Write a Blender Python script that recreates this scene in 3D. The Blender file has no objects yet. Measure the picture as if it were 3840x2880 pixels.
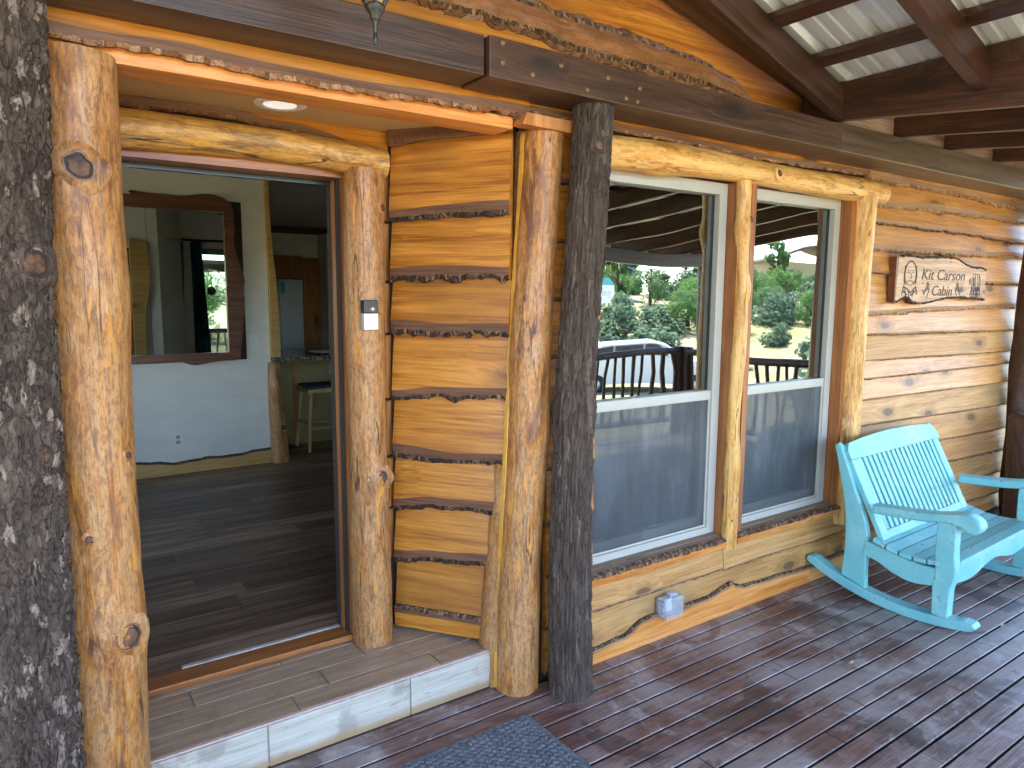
import bpy, bmesh, math, random
from mathutils import Vector, Matrix, noise
R = math.radians
rnd = random.Random(7)
S = bpy.context.scene
COL = S.collection

# ------------------------------------------------------------------ camera, sky, sun, exposure
cam_d = bpy.data.cameras.new('camera'); cam = bpy.data.objects.new('camera', cam_d); COL.objects.link(cam)
cam_d.sensor_width = 36; cam_d.sensor_fit = 'HORIZONTAL'; cam_d.lens = 25.04
cam_d.clip_start = 0.05; cam_d.clip_end = 2000
YAW, PITCH, ROLL = 0.60892678, -0.12526365, 0.00592325
fw = Vector((math.sin(YAW)*math.cos(PITCH), math.cos(YAW)*math.cos(PITCH), math.sin(PITCH)))
r0 = Vector((math.cos(YAW), -math.sin(YAW), 0)); u0 = r0.cross(fw)
rt = r0*math.cos(ROLL)+u0*math.sin(ROLL); up = -r0*math.sin(ROLL)+u0*math.cos(ROLL)
cam.matrix_world = Matrix(((rt.x, up.x, -fw.x, 0), (rt.y, up.y, -fw.y, 0), (rt.z, up.z, -fw.z, 1.66), (0, 0, 0, 1)))
S.camera = cam

SUN_DIR = Vector((0.16, -0.48, 0.86)).normalized()
world = bpy.data.worlds.new('World'); S.world = world; world.use_nodes = True
wn = world.node_tree.nodes; wl = world.node_tree.links; wn.clear()
sky = wn.new('ShaderNodeTexSky'); sky.sky_type = 'NISHITA'; sky.sun_disc = False
sky.sun_elevation = math.asin(SUN_DIR.z); sky.sun_rotation = math.atan2(SUN_DIR.x, SUN_DIR.y)
sky.altitude = 1800; sky.dust_density = 1.5
bg = wn.new('ShaderNodeBackground'); bg.inputs['Strength'].default_value = 0.15
wo = wn.new('ShaderNodeOutputWorld')
wl.new(sky.outputs[0], bg.inputs[0]); wl.new(bg.outputs[0], wo.inputs[0])
sun_d = bpy.data.lights.new('sun', 'SUN'); sun_d.energy = 4.0; sun_d.angle = R(0.5); sun_d.color = (1, 0.95, 0.87)
sun = bpy.data.objects.new('sun', sun_d); COL.objects.link(sun)
sun.rotation_euler = SUN_DIR.to_track_quat('Z', 'Y').to_euler()
S.view_settings.view_transform = 'Standard'; S.view_settings.look = 'None'; S.view_settings.gamma = 1
S.view_settings.exposure = 3.65
S.render.engine = 'CYCLES'
S.cycles.use_denoising = True
S.cycles.max_bounces = 12; S.cycles.diffuse_bounces = 6; S.cycles.glossy_bounces = 6
S.cycles.transparent_max_bounces = 16; S.cycles.transmission_bounces = 6
S.cycles.sample_clamp_indirect = 8; S.cycles.caustics_reflective = False; S.cycles.caustics_refractive = False

# ------------------------------------------------------------------ node helpers
class NT:
    def __init__(s, name):
        s.m = bpy.data.materials.new(name); s.m.use_nodes = True
        s.t = s.m.node_tree; s.t.nodes.clear()
        s.out = s.t.nodes.new('ShaderNodeOutputMaterial')
    def n(s, typ, **kw):
        nd = s.t.nodes.new(typ)
        for k, v in kw.items(): setattr(nd, k, v)
        return nd
    def l(s, a, b): s.t.links.new(a, b)
    def set(s, sock, v):
        if isinstance(v, bpy.types.NodeSocket): s.l(v, sock)
        else:
            if isinstance(v, (tuple, list)) and len(v) == 3 and sock.type == 'RGBA': v = (*v, 1)
            sock.default_value = v
    def math(s, op, a, b=0.0, c=None, clamp=False):
        nd = s.n('ShaderNodeMath', operation=op, use_clamp=clamp)
        s.set(nd.inputs[0], a); s.set(nd.inputs[1], b)
        if c is not None: s.set(nd.inputs[2], c)
        return nd.outputs[0]
    def vmath(s, op, a, b):
        nd = s.n('ShaderNodeVectorMath', operation=op); s.set(nd.inputs[0], a); s.set(nd.inputs[1], b); return nd.outputs[0]
    def coord(s, kind='Object', rand=30.0):
        if kind == 'World': base = s.n('ShaderNodeNewGeometry').outputs['Position']
        else: base = s.n('ShaderNodeTexCoord').outputs[kind]
        if rand:
            oi = s.n('ShaderNodeObjectInfo'); v = s.n('ShaderNodeCombineXYZ')
            a = s.math('MULTIPLY', oi.outputs['Random'], rand)
            for i in range(3): s.set(v.inputs[i], a)
            base = s.vmath('ADD', base, v.outputs[0])
        return base
    def scale(s, v, sc): return s.vmath('MULTIPLY', v, tuple(sc))
    def noise(s, v, scale=1.0, detail=4.0, rough=0.55, dist=0.0):
        nd = s.n('ShaderNodeTexNoise'); s.set(nd.inputs['Vector'], v); nd.inputs['Scale'].default_value = scale
        nd.inputs['Detail'].default_value = detail; nd.inputs['Roughness'].default_value = rough; nd.inputs['Distortion'].default_value = dist
        return nd.outputs['Fac']
    def voro(s, v, scale=1.0, feature='F1', out='Distance'):
        nd = s.n('ShaderNodeTexVoronoi', feature=feature); s.set(nd.inputs['Vector'], v); nd.inputs['Scale'].default_value = scale
        return nd.outputs[out]
    def ramp(s, f, stops, interp='LINEAR'):
        nd = s.n('ShaderNodeValToRGB'); cr = nd.color_ramp; cr.interpolation = interp
        while len(cr.elements) < len(stops): cr.elements.new(0.5)
        for e, (p, c) in zip(cr.elements, stops):
            e.position = p; e.color = (c, c, c, 1) if isinstance(c, (int, float)) else (*c, 1)
        s.set(nd.inputs[0], f); return nd.outputs[0]
    def step(s, f, a, b):
        nd = s.n('ShaderNodeMapRange', interpolation_type='SMOOTHSTEP'); s.set(nd.inputs[0], f)
        nd.inputs[1].default_value = a; nd.inputs[2].default_value = b
        return nd.outputs[0]
    def mix(s, f, a, b, blend='MIX'):
        nd = s.n('ShaderNodeMix', data_type='RGBA', blend_type=blend); s.set(nd.inputs[0], f)
        s.set(nd.inputs[6], a); s.set(nd.inputs[7], b); return nd.outputs[2]
    def bump(s, h, strength=0.3, dist=0.01):
        nd = s.n('ShaderNodeBump'); s.set(nd.inputs['Height'], h); nd.inputs['Strength'].default_value = strength
        nd.inputs['Distance'].default_value = dist; return nd.outputs[0]
    def principled(s, color, rough=0.5, metallic=0.0, normal=None, coat=0.0, coat_rough=0.2, spec=0.5, **kw):
        p = s.n('ShaderNodeBsdfPrincipled'); s.set(p.inputs['Base Color'], color); s.set(p.inputs['Roughness'], rough)
        s.set(p.inputs['Metallic'], metallic); s.set(p.inputs['Coat Weight'], coat); p.inputs['Coat Roughness'].default_value = coat_rough
        p.inputs['Specular IOR Level'].default_value = spec
        if normal is not None: s.l(normal, p.inputs['Normal'])
        for k, v in kw.items(): s.set(p.inputs[k.replace('_', ' ')], v)
        s.l(p.outputs[0], s.out.inputs[0]); return p

MAT = {}
def plain(name, c, rough=0.5, metallic=0.0, var=0.12, coat=0.0, scale=9.0, bump=0.05):
    t = NT(name); v = t.coord()
    n = t.noise(v, scale, 5)
    c2 = tuple(x*(1-var) for x in c); c1 = tuple(min(1, x*(1+var)) for x in c)
    col = t.ramp(n, [(0.3, c2), (0.7, c1)])
    t.principled(col, rough, metallic, t.bump(t.noise(v, scale*12, 3), bump, 0.002) if bump else None, coat)
    MAT[name] = t.m; return t.m

def wood(name, dark, mid, light, axis=0, rough=0.5, coat=0.0, knots=1.0, knotcol=(0.10, 0.035, 0.012), sx=1.0, bumpk=0.25, blot=0.35, blotcol=None, spec=0.4):
    """stained sawn timber: long fibres, growth bands that bend round knots, blotchy stain"""
    t = NT(name); v = t.coord()
    cross = 1.0
    def sc(a, b):
        o = [b, b, b]; o[axis] = a; return tuple(o)
    kv = t.scale(v, sc(1.9*sx, 4.6*sx))
    warp = t.noise(t.scale(v, sc(3, 9)), 1.0, 2)
    k3 = t.n('ShaderNodeSeparateXYZ'); t.l(kv, k3.inputs[0]); k2 = t.n('ShaderNodeCombineXYZ')
    t.l(k3.outputs[axis], k2.inputs[0]); t.l(k3.outputs[0 if axis == 2 else 2], k2.inputs[1])
    vn = t.n('ShaderNodeTexVoronoi', voronoi_dimensions='2D', feature='F1'); t.l(k2.outputs[0], vn.inputs['Vector']); vn.inputs['Scale'].default_value = 1.0
    kd = t.math('ADD', vn.outputs['Distance'], t.math('MULTIPLY', t.math('SUBTRACT', warp, 0.5), 0.14))
    sep = t.n('ShaderNodeSeparateColor'); t.l(vn.outputs['Color'], sep.inputs[0])
    has = t.math('GREATER_THAN', sep.outputs[0], 1.0-0.38*knots)
    q = t.math('MULTIPLY', kd, 7.0)
    swirl = t.math('MULTIPLY', t.math('DIVIDE', 1.0, t.math('ADD', 1.0, t.math('MULTIPLY', q, q))), has)
    sv = t.n('ShaderNodeCombineXYZ')
    for i in range(3): t.set(sv.inputs[i], t.math('MULTIPLY', swirl, 0.0 if i == axis else 0.06))
    gv = t.vmath('ADD', v, sv.outputs[0])
    g1 = t.noise(t.scale(gv, sc(1.1*sx, 26*sx)), 1.0, 4, 0.55, 0.6)
    g2 = t.noise(t.scale(gv, sc(5*sx, 150*sx)), 1.0, 3, 0.6)
    g3 = t.noise(t.scale(gv, sc(0.9, 2.2)), 1.0, 4, 0.6)
    f = t.math('ADD', t.math('MULTIPLY', g1, 0.55), t.math('MULTIPLY', g2, 0.45))
    col = t.ramp(f, [(0.39, dark), (0.5, mid), (0.61, light)])
    bl = t.step(t.math('ADD', t.math('MULTIPLY', g3, 0.8), t.math('MULTIPLY', g2, 0.2)), 0.50, 0.62)
    col = t.mix(t.math('MULTIPLY', bl, blot), col, blotcol or tuple(x*0.45 for x in mid))
    ring = t.math('MULTIPLY', t.step(kd, 0.30, 0.10), has)
    col = t.mix(t.math('MULTIPLY', ring, 0.45), col, tuple(x*0.6 for x in dark))
    core = t.math('MULTIPLY', t.step(kd, 0.125, 0.075), has)
    col = t.mix(t.math('MULTIPLY', core, 0.9), col, knotcol)
    h = t.math('ADD', t.math('MULTIPLY', g2, 0.5), t.math('MULTIPLY', g1, 0.6))
    rv = t.math('ADD', rough-0.08, t.math('MULTIPLY', g3, 0.16))
    t.principled(col, rv, 0, t.bump(h, bumpk*1.6, 0.004), coat, 0.25, spec)
    MAT[name] = t.m; return t.m

def peeled(name, c1, c2, c3, c4, sc=1.0, coat=0.35, axis=2, patch=0.575, fleck=0.75):
    """varnished hand-peeled log: yellow sapwood, tan inner bark, brown flecks, torn bright patches"""
    t = NT(name); v = t.coord()
    def sv(a, b):
        o = [a*sc, a*sc, a*sc]; o[axis] = b*sc; return tuple(o)
    big = t.noise(t.scale(v, sv(8, 2.0)), 1.0, 6, 0.65, 0.6)
    fl = t.noise(t.scale(v, sv(85, 38)), 1.0, 5, 0.72, 0.6)
    mid = t.noise(t.scale(v, sv(30, 5)), 1.0, 6, 0.66, 1.0)
    col = t.ramp(big, [(0.34, tuple(x*0.75 for x in c3)), (0.42, c2), (0.52, c1), (0.60, c2), (0.70, c3)])
    col = t.mix(t.math('MULTIPLY', t.step(fl, 0.46, 0.60), fleck), col, c3)
    col = t.mix(t.math('MULTIPLY', t.step(mid, 0.50, 0.66), 0.6), col, tuple(x*0.55 for x in c3))
    lt = t.noise(t.vmath('ADD', t.scale(v, sv(60, 9)), (3, 8, 5)), 1.0, 5, 0.65, 0.5)
    col = t.mix(t.math('MULTIPLY', t.step(lt, 0.53, 0.66), 0.55), col, tuple(min(1, x*1.30+0.02) for x in c1))
    pat = t.noise(t.vmath('ADD', t.scale(v, sv(20, 3.0)), (9, 4, 2)), 1.0, 8, 0.68, 1.3)
    pm_ = t.step(pat, patch, patch+0.02)
    fib = t.noise(t.scale(v, sv(190, 5)), 1.0, 4, 0.65)
    col = t.mix(t.math('MULTIPLY', t.math('MULTIPLY', pm_, t.step(fib, 0.30, 0.52)), 0.8), col, c4)
    col = t.mix(t.math('MULTIPLY', t.step(fib, 0.50, 0.66), 0.38), col, tuple(x*0.7 for x in c3))
    ck = t.noise(t.vmath('ADD', t.scale(v, sv(11, 0.9)), (5, 1, 7)), 1.0, 3, 0.5, 0.3)
    ckm = t.math('MULTIPLY', t.step(t.math('ABSOLUTE', t.math('SUBTRACT', ck, 0.5)), 0.0075, 0.003), t.step(t.noise(t.scale(v, sv(5, 1.5)), 1.0, 2), 0.50, 0.56))
    col = t.mix(t.math('MULTIPLY', ckm, 0.85), col, tuple(x*0.25 for x in c3))
    h = t.math('SUBTRACT', t.math('ADD', t.math('MULTIPLY', fl, 0.7), t.math('ADD', big, t.math('MULTIPLY', mid, 0.6))), t.math('ADD', t.math('MULTIPLY', pm_, 0.35), t.math('MULTIPLY', ckm, 1.2)))
    t.principled(col, t.math('ADD', 0.34, t.math('MULTIPLY', fl, 0.35)), 0, t.bump(h, 0.5, 0.007), coat*0.6, 0.28, 0.5)
    MAT[name] = t.m; return t.m

def bark(name, c1, c2, c3, flake, fl_amt=0.3, sc=1.0, rough=0.85, zs=15):
    t = NT(name); v = t.coord()
    d = t.noise(t.scale(v, (14, 14, 5)), 1.0, 4)
    vv = t.vmath('ADD', t.scale(v, (34*sc, 34*sc, zs*sc)), t.scale(t.n('ShaderNodeCombineXYZ').outputs[0], (1, 1, 1)))
    nd = t.n('ShaderNodeVectorMath', operation='SCALE'); t.l(vv, nd.inputs[0]); nd.inputs[3].default_value = 1.0
    wv = t.n('ShaderNodeCombineXYZ'); 
    for i in range(3): t.set(wv.inputs[i], t.math('MULTIPLY', d, 2.2 if i < 2 else 1.0))
    vv = t.vmath('ADD', nd.outputs[0], wv.outputs[0])
    cell = t.voro(vv, 1.0, out='Color'); sep = t.n('ShaderNodeSeparateColor'); t.l(cell, sep.inputs[0])
    dist = t.voro(vv, 1.0, feature='DISTANCE_TO_EDGE')
    fine = t.noise(t.scale(v, (120, 120, 50)), 1.0, 4, 0.7)
    col = t.ramp(sep.outputs[0], [(0.0, c1), (0.5, c2), (1.0, c3)])
    col = t.mix(t.math('MULTIPLY', t.step(fine, 0.5, 0.7), 0.5), col, c3)
    pk = t.math('MULTIPLY', t.math('GREATER_THAN', sep.outputs[1], 1-fl_amt), t.step(fine, 0.36, 0.52))
    col = t.mix(pk, col, flake)
    h = t.math('ADD', t.step(dist, 0.0, 0.16), t.math('MULTIPLY', fine, 0.7))
    t.principled(col, rough, 0, t.bump(h, 0.75, 0.012), 0.0, 0.2, 0.35)
    MAT[name] = t.m; return t.m

# ------------------------------------------------------------------ materials
wood('siding', (0.27, 0.085, 0.010), (0.445, 0.165, 0.020), (0.59, 0.245, 0.040), rough=0.42, coat=0.12, blotcol=(0.20, 0.085, 0.02), blot=0.4)
wood('siding_pale', (0.40, 0.165, 0.040), (0.57, 0.265, 0.075), (0.68, 0.355, 0.122), rough=0.5, coat=0.05, blot=0.28, blotcol=(0.36, 0.20, 0.09), knotcol=(0.16, 0.075, 0.03))
wood('siding_grey', (0.36, 0.165, 0.045), (0.51, 0.255, 0.080), (0.61, 0.34, 0.125), rough=0.6, blot=0.5, blotcol=(0.24, 0.17, 0.08), knotcol=(0.14, 0.07, 0.03))
wood('trim_orange', (0.50, 0.16, 0.028), (0.66, 0.25, 0.052), (0.77, 0.36, 0.11), rough=0.45, coat=0.1, knots=0.5, blot=0.25, blotcol=(0.40, 0.13, 0.04))
wood('jamb_red', (0.22, 0.07, 0.018), (0.33, 0.115, 0.03), (0.42, 0.165, 0.05), rough=0.42, coat=0.15, knots=0.2, axis=2)
wood('jamb_red_x', (0.22, 0.07, 0.018), (0.33, 0.115, 0.03), (0.42, 0.165, 0.05), rough=0.42, coat=0.15, knots=0.2)
wood('batten', (0.35, 0.12, 0.03), (0.48, 0.19, 0.055), (0.58, 0.26, 0.09), rough=0.5, knots=0.15, axis=2)
wood('dark_beam', (0.026, 0.012, 0.008), (0.050, 0.023, 0.014), (0.085, 0.042, 0.026), rough=0.42, coat=0.15, knots=0.3, knotcol=(0.02, 0.01, 0.007), blot=0.4, blotcol=(0.075, 0.028, 0.014), bumpk=0.35)
wood('dark_beam_worn', (0.045, 0.027, 0.018), (0.085, 0.055, 0.038), (0.13, 0.088, 0.062), rough=0.38, coat=0.2, knots=0.3, knotcol=(0.03, 0.015, 0.01), blot=0.5, blotcol=(0.05, 0.024, 0.014), bumpk=0.3)
wood('red_beam', (0.026, 0.011, 0.007), (0.050, 0.019, 0.011), (0.082, 0.034, 0.020), rough=0.38, coat=0.2, knots=0.2, knotcol=(0.02, 0.01, 0.007), blot=0.4, blotcol=(0.13, 0.055, 0.03), bumpk=0.3)
wood('block_wood', (0.16, 0.09, 0.07), (0.28, 0.18, 0.145), (0.42, 0.30, 0.25), rough=0.6, knots=0.1, blot=0.5, blotcol=(0.10, 0.035, 0.02))
wood('baseboard', (0.42, 0.24, 0.07), (0.52, 0.31, 0.10), (0.60, 0.38, 0.14), rough=0.5, knots=0.4, blot=0.2, knotcol=(0.25, 0.07, 0.02))
wood('cedar_frame', (0.085, 0.025, 0.012), (0.14, 0.045, 0.02), (0.21, 0.075, 0.035), rough=0.4, coat=0.15, knots=0.6, blot=0.4)
wood('cabinet', (0.25, 0.09, 0.02), (0.36, 0.14, 0.035), (0.46, 0.20, 0.055), rough=0.4, coat=0.2, knots=0.3, axis=2)
wood('stool_wood', (0.42, 0.27, 0.12), (0.52, 0.35, 0.17), (0.60, 0.42, 0.22), rough=0.5, knots=0.1, axis=2)
wood('sign_wood', (0.36, 0.185, 0.095), (0.52, 0.31, 0.18), (0.64, 0.42, 0.27), rough=0.55, coat=0.0, knots=0.5, blot=0.5, blotcol=(0.62, 0.33, 0.16), sx=1.4)
peeled('peeled_log', (0.47, 0.245, 0.095), (0.47, 0.18, 0.030), (0.17, 0.058, 0.022), (0.70, 0.29, 0.030), patch=0.59, fleck=0.62)
peeled('peeled_gold', (0.72, 0.41, 0.12), (0.68, 0.30, 0.04), (0.38, 0.135, 0.028), (0.80, 0.49, 0.16), sc=0.9, patch=0.52, fleck=0.4)
peeled('peeled_gold_x', (0.72, 0.41, 0.12), (0.68, 0.30, 0.04), (0.38, 0.135, 0.028), (0.80, 0.49, 0.16), sc=0.9, patch=0.52, fleck=0.4, axis=0)
peeled('peeled_grey', (0.62, 0.32, 0.07), (0.48, 0.21, 0.04), (0.075, 0.048, 0.036), (0.74, 0.36, 0.05), sc=0.8, axis=0, fleck=0.35)
peeled('peeled_dark', (0.085, 0.038, 0.026), (0.055, 0.023, 0.016), (0.022, 0.012, 0.010), (0.11, 0.05, 0.03), coat=0.3)
bark('bark_grey', (0.058, 0.038, 0.029), (0.080, 0.055, 0.043), (0.110, 0.078, 0.062), (0.15, 0.11, 0.088), 0.07, 1.6, zs=6)
bark('bark_flaky', (0.050, 0.032, 0.024), (0.085, 0.057, 0.044), (0.135, 0.094, 0.074), (0.29, 0.215, 0.175), 0.10, 1.7, zs=13)
bark('bark_edge', (0.045, 0.024, 0.013), (0.12, 0.062, 0.035), (0.24, 0.135, 0.075), (0.36, 0.21, 0.12), 0.22, 2.2)
bark('bark_edge_dark', (0.016, 0.011, 0.010), (0.045, 0.026, 0.018), (0.12, 0.068, 0.042), (0.26, 0.15, 0.08), 0.15, 2.2)
bark('bark_pale', (0.20, 0.095, 0.045), (0.34, 0.185, 0.10), (0.46, 0.28, 0.17), (0.58, 0.38, 0.25), 0.25, 2.0)
bark('bark_red', (0.14, 0.055, 0.022), (0.24, 0.105, 0.045), (0.34, 0.17, 0.085), (0.42, 0.24, 0.14), 0.25, 0.8)
wood('wane', (0.095, 0.036, 0.018), (0.145, 0.062, 0.032), (0.20, 0.095, 0.052), rough=0.6, knots=0.0, blot=0.2)
wood('wane_pale', (0.21, 0.10, 0.045), (0.30, 0.155, 0.075), (0.38, 0.21, 0.11), rough=0.6, knots=0.0, blot=0.2)
peeled('slab_face', (0.30, 0.115, 0.035), (0.24, 0.095, 0.035), (0.17, 0.07, 0.03), (0.52, 0.22, 0.04), sc=0.35, coat=0.05, axis=0)
plain('knot_face', (0.105, 0.045, 0.022), 0.5, var=0.75, scale=45, bump=0.6)
plain('deck_side', (0.020, 0.011, 0.009), 0.85, var=0.5, scale=25)  # grime plus gap shade, painted dark on the board sides
plain('knot_rim', (0.20, 0.085, 0.03), 0.45, var=0.5, scale=40, bump=0.3)
plain('knot_dark', (0.025, 0.014, 0.010), 0.7, var=0.5, scale=30, bump=0.3)
plain('cut_yellow', (0.70, 0.36, 0.06), 0.45, var=0.15, scale=20)
plain('vinyl', (0.46, 0.445, 0.40), 0.35, var=0.03)
plain('white_plastic', (0.78, 0.78, 0.77), 0.35, var=0.02)
plain('black_metal', (0.014, 0.014, 0.015), 0.35, var=0.1)
plain('black_rubber', (0.012, 0.012, 0.013), 0.3, var=0.1)
plain('nickel', (0.62, 0.63, 0.64), 0.3, metallic=0.6, var=0.02, bump=0)
plain('bolt_rust', (0.20, 0.115, 0.045), 0.55, metallic=0.3, var=0.3, scale=60)
plain('entry_ceiling', (0.54, 0.38, 0.19), 0.55, var=0.10, scale=3)
plain('grout', (0.42, 0.38, 0.34), 0.85, var=0.15, scale=20)
plain('grout_pink', (0.46, 0.34, 0.30), 0.8, var=0.15, scale=20)
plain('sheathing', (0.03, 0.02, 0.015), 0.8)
plain('teal_cloth', (0.012, 0.11, 0.12), 0.85, var=0.3, scale=12)
plain('fridge_steel', (0.42, 0.43, 0.45), 0.38, metallic=0.5, var=0.06)
plain('counter_panel', (0.30, 0.235, 0.10), 0.35, var=0.2, scale=5)
plain('dark_molding', (0.045, 0.032, 0.024), 0.55)
plain('lampglass', (0.75, 0.73, 0.70), 0.3, var=0.03)
plain('brown_paint', (0.12, 0.06, 0.035), 0.5)
plain('tan_stucco', (0.55, 0.40, 0.20), 0.8)
plain('blue_roof', (0.14, 0.24, 0.28), 0.5)
plain('rock', (0.42, 0.36, 0.28), 0.9, var=0.35, scale=3, bump=0.4)
plain('burn_ink', (0.035, 0.020, 0.013), 0.6, var=0.4, scale=60)
plain('sticker_blue', (0.05, 0.33, 0.45), 0.4, var=0.03, bump=0)
plain('sticker_white', (0.55, 0.70, 0.72), 0.4, var=0.03, bump=0)
plain('tyre', (0.018, 0.018, 0.019), 0.8)
plain('car_paint', (0.72, 0.73, 0.75), 0.25, var=0.01, coat=0.8, bump=0)
plain('tail_red', (0.35, 0.02, 0.02), 0.3)
plain('dark_glass', (0.02, 0.025, 0.03), 0.08, var=0.01, bump=0)
plain('seat_pattern', (0.05, 0.06, 0.10), 0.8, var=0.8, scale=40)
plain('litter_white', (0.48, 0.40, 0.31), 0.8, var=0.2)

def _m(name):
    t = NT(name); MAT[name] = t.m; return t
t = _m('lamp_lit'); pp_ = t.principled((0.8, 0.8, 0.78), 0.4); pp_.inputs['Emission Color'].default_value = (1, 0.98, 0.94, 1); pp_.inputs['Emission Strength'].default_value = 0.05
# deck boards: worn oxblood stain, grey of dusty traffic with sky sheen painted in, scratches
t = _m('deck'); v = t.coord(); w = t.coord('World', 0)
g = t.noise(t.scale(v, (2.2, 45, 20)), 1, 5, 0.6, 0.4); f = t.noise(t.scale(v, (9, 210, 60)), 1, 3, 0.6)
b = t.noise(w, 1.7, 6, 0.62, 0.7); b2 = t.noise(t.vmath('ADD', w, (7, 3, 1)), 5.5, 6, 0.7, 0.5)
col = t.ramp(t.math('ADD', t.math('MULTIPLY', g, 0.6), t.math('MULTIPLY', f, 0.4)), [(0.38, (0.065, 0.023, 0.017)), (0.50, (0.175, 0.075, 0.056)), (0.61, (0.32, 0.175, 0.135))])
oi = t.n('ShaderNodeObjectInfo'); col = t.mix(t.math('MULTIPLY', oi.outputs['Random'], 0.6), col, (0.075, 0.043, 0.036)); col = t.mix(t.math('MULTIPLY', t.step(t.math('FRACT', t.math('MULTIPLY', oi.outputs['Random'], 7.31)), 0.55, 1.0), 0.4), col, (0.22, 0.135, 0.105))
col = t.mix(t.math('MULTIPLY', t.step(t.math('ADD', t.math('MULTIPLY', b, 0.8), t.math('MULTIPLY', f, 0.2)), 0.40, 0.60), 0.72), col, (0.36, 0.31, 0.30))
col = t.mix(t.math('MULTIPLY', t.step(b2, 0.52, 0.68), 0.6), col, (0.47, 0.425, 0.415))
sp = t.voro(t.scale(w, (60, 60, 60)), 1); spm = t.math('MULTIPLY', t.step(sp, 0.16, 0.09), t.step(b2, 0.45, 0.55))
col = t.mix(t.math('MULTIPLY', spm, 0.22), col, (0.30, 0.26, 0.24))
scr = t.step(t.noise(t.vmath('ADD', t.scale(w, (30, 5, 5)), (3, 1, 2)), 1, 5, 0.7, 2.5), 0.66, 0.70)
col = t.mix(t.math('MULTIPLY', scr, 0.35), col, (0.26, 0.20, 0.18))
wet = t.step(t.noise(t.vmath('ADD', w, (0.6, 1.1, 0)), 2.4, 5, 0.6, 0.6), 0.58, 0.61)
col = t.mix(t.math('MULTIPLY', wet, 0.55), col, (0.028, 0.013, 0.010))
t.principled(col, t.math('SUBTRACT', t.math('ADD', 0.33, t.math('MULTIPLY', b2, 0.25)), t.math('MULTIPLY', wet, 0.1)), 0, t.bump(t.math('ADD', f, g), 0.3, 0.004), 0.12, 0.3, 0.5)
# wood-look tile
for nm, a, b_, c in (('tile', (0.27, 0.18, 0.115), (0.42, 0.305, 0.21), (0.55, 0.42, 0.305)), ('tile_face', (0.34, 0.295, 0.235), (0.50, 0.455, 0.385), (0.60, 0.56, 0.49))):
    t = _m(nm); v = t.coord()
    g = t.noise(t.scale(v, (2.2, 34, 34)), 1, 5, 0.6, 0.5); f = t.noise(t.scale(v, (7, 130, 130)), 1, 3, 0.6); b = t.noise(v, 6, 5, 0.65)
    col = t.ramp(t.math('ADD', t.math('MULTIPLY', g, 0.6), t.math('MULTIPLY', f, 0.4)), [(0.34, a), (0.52, b_), (0.68, c)])
    col = t.mix(t.math('MULTIPLY', t.step(b, 0.53, 0.64), 0.5 if nm == 'tile_face' else 0.35), col, tuple(x*0.62 for x in a)); sm_ = t.noise(t.scale(v, (9, 30, 30)), 1, 6, 0.7, 0.6); col = t.mix(t.math('MULTIPLY', t.step(sm_, 0.60, 0.66), 0.5 if nm == 'tile_face' else 0.2), col, (0.20, 0.145, 0.095))
    if nm == 'tile_face':
        sx = t.n('ShaderNodeSeparateXYZ'); t.l(t.n('ShaderNodeTexCoord').outputs['Object'], sx.inputs[0])
        dirt = t.math('ADD', sx.outputs[2], t.math('MULTIPLY', b, -0.035))
        col = t.mix(t.math('MULTIPLY', t.step(dirt, 0.035, -0.012), 0.85), col, (0.34, 0.20, 0.085))
    t.principled(col, 0.42, 0, t.bump(t.math('ADD', f, g), 0.15, 0.003))
# vinyl plank floor inside
t = _m('vinyl_floor'); v = t.coord()
g = t.noise(t.scale(v, (1.6, 22, 22)), 1, 5, 0.6, 0.5); f = t.noise(t.scale(v, (5, 120, 60)), 1, 3, 0.6)
oi = t.n('ShaderNodeObjectInfo')
ff = t.math('ADD', t.math('ADD', t.math('MULTIPLY', g, 0.55), t.math('MULTIPLY', f, 0.3)), t.math('MULTIPLY', oi.outputs['Random'], 0.16))
col = t.ramp(ff, [(0.38, (0.040, 0.020, 0.013)), (0.51, (0.125, 0.072, 0.048)), (0.64, (0.33, 0.21, 0.13))])
t.principled(col, 0.42, 0, t.bump(f, 0.1, 0.002), 0, 0.2, 0.4)
# hand-trowelled plaster
t = _m('plaster'); v = t.coord('World', 0)
n1 = t.noise(t.scale(v, (3, 3, 7)), 1, 5, 0.6, 0.6); n2 = t.noise(t.scale(v, (22, 22, 40)), 1, 4, 0.6, 1.2)
col = t.ramp(n1, [(0.3, (0.70, 0.675, 0.61)), (0.7, (0.80, 0.775, 0.71))])
t.principled(col, 0.6, 0, t.bump(t.math('ADD', n1, n2), 0.45, 0.006))
# painted turquoise with worn, bare-wood scuffs
t = _m('turquoise'); v = t.coord(); 
n1 = t.noise(v, 5, 5, 0.6); n2 = t.noise(t.scale(v, (16, 42, 42)), 1, 6, 0.7, 0.6); n3 = t.noise(t.scale(v, (8, 55, 55)), 1, 4)
col = t.ramp(n1, [(0.3, (0.14, 0.45, 0.49)), (0.55, (0.21, 0.53, 0.56)), (0.75, (0.31, 0.60, 0.61))])
geo = t.n('ShaderNodeNewGeometry')
bv = t.n('ShaderNodeBevel', samples=4); bv.inputs['Radius'].default_value = 0.007
dt_ = t.n('ShaderNodeVectorMath', operation='DOT_PRODUCT'); t.l(bv.outputs[0], dt_.inputs[0]); t.l(geo.outputs['True Normal'], dt_.inputs[1])
edge = t.step(t.math('ABSOLUTE', dt_.outputs['Value']), 0.985, 0.90)
sc_ = t.math('ADD', t.math('MULTIPLY', t.step(n2, 0.58, 0.64), t.step(n1, 0.50, 0.58)), t.math('MULTIPLY', edge, t.step(t.noise(v, 26, 5, 0.7), 0.49, 0.56)), clamp=True)
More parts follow.
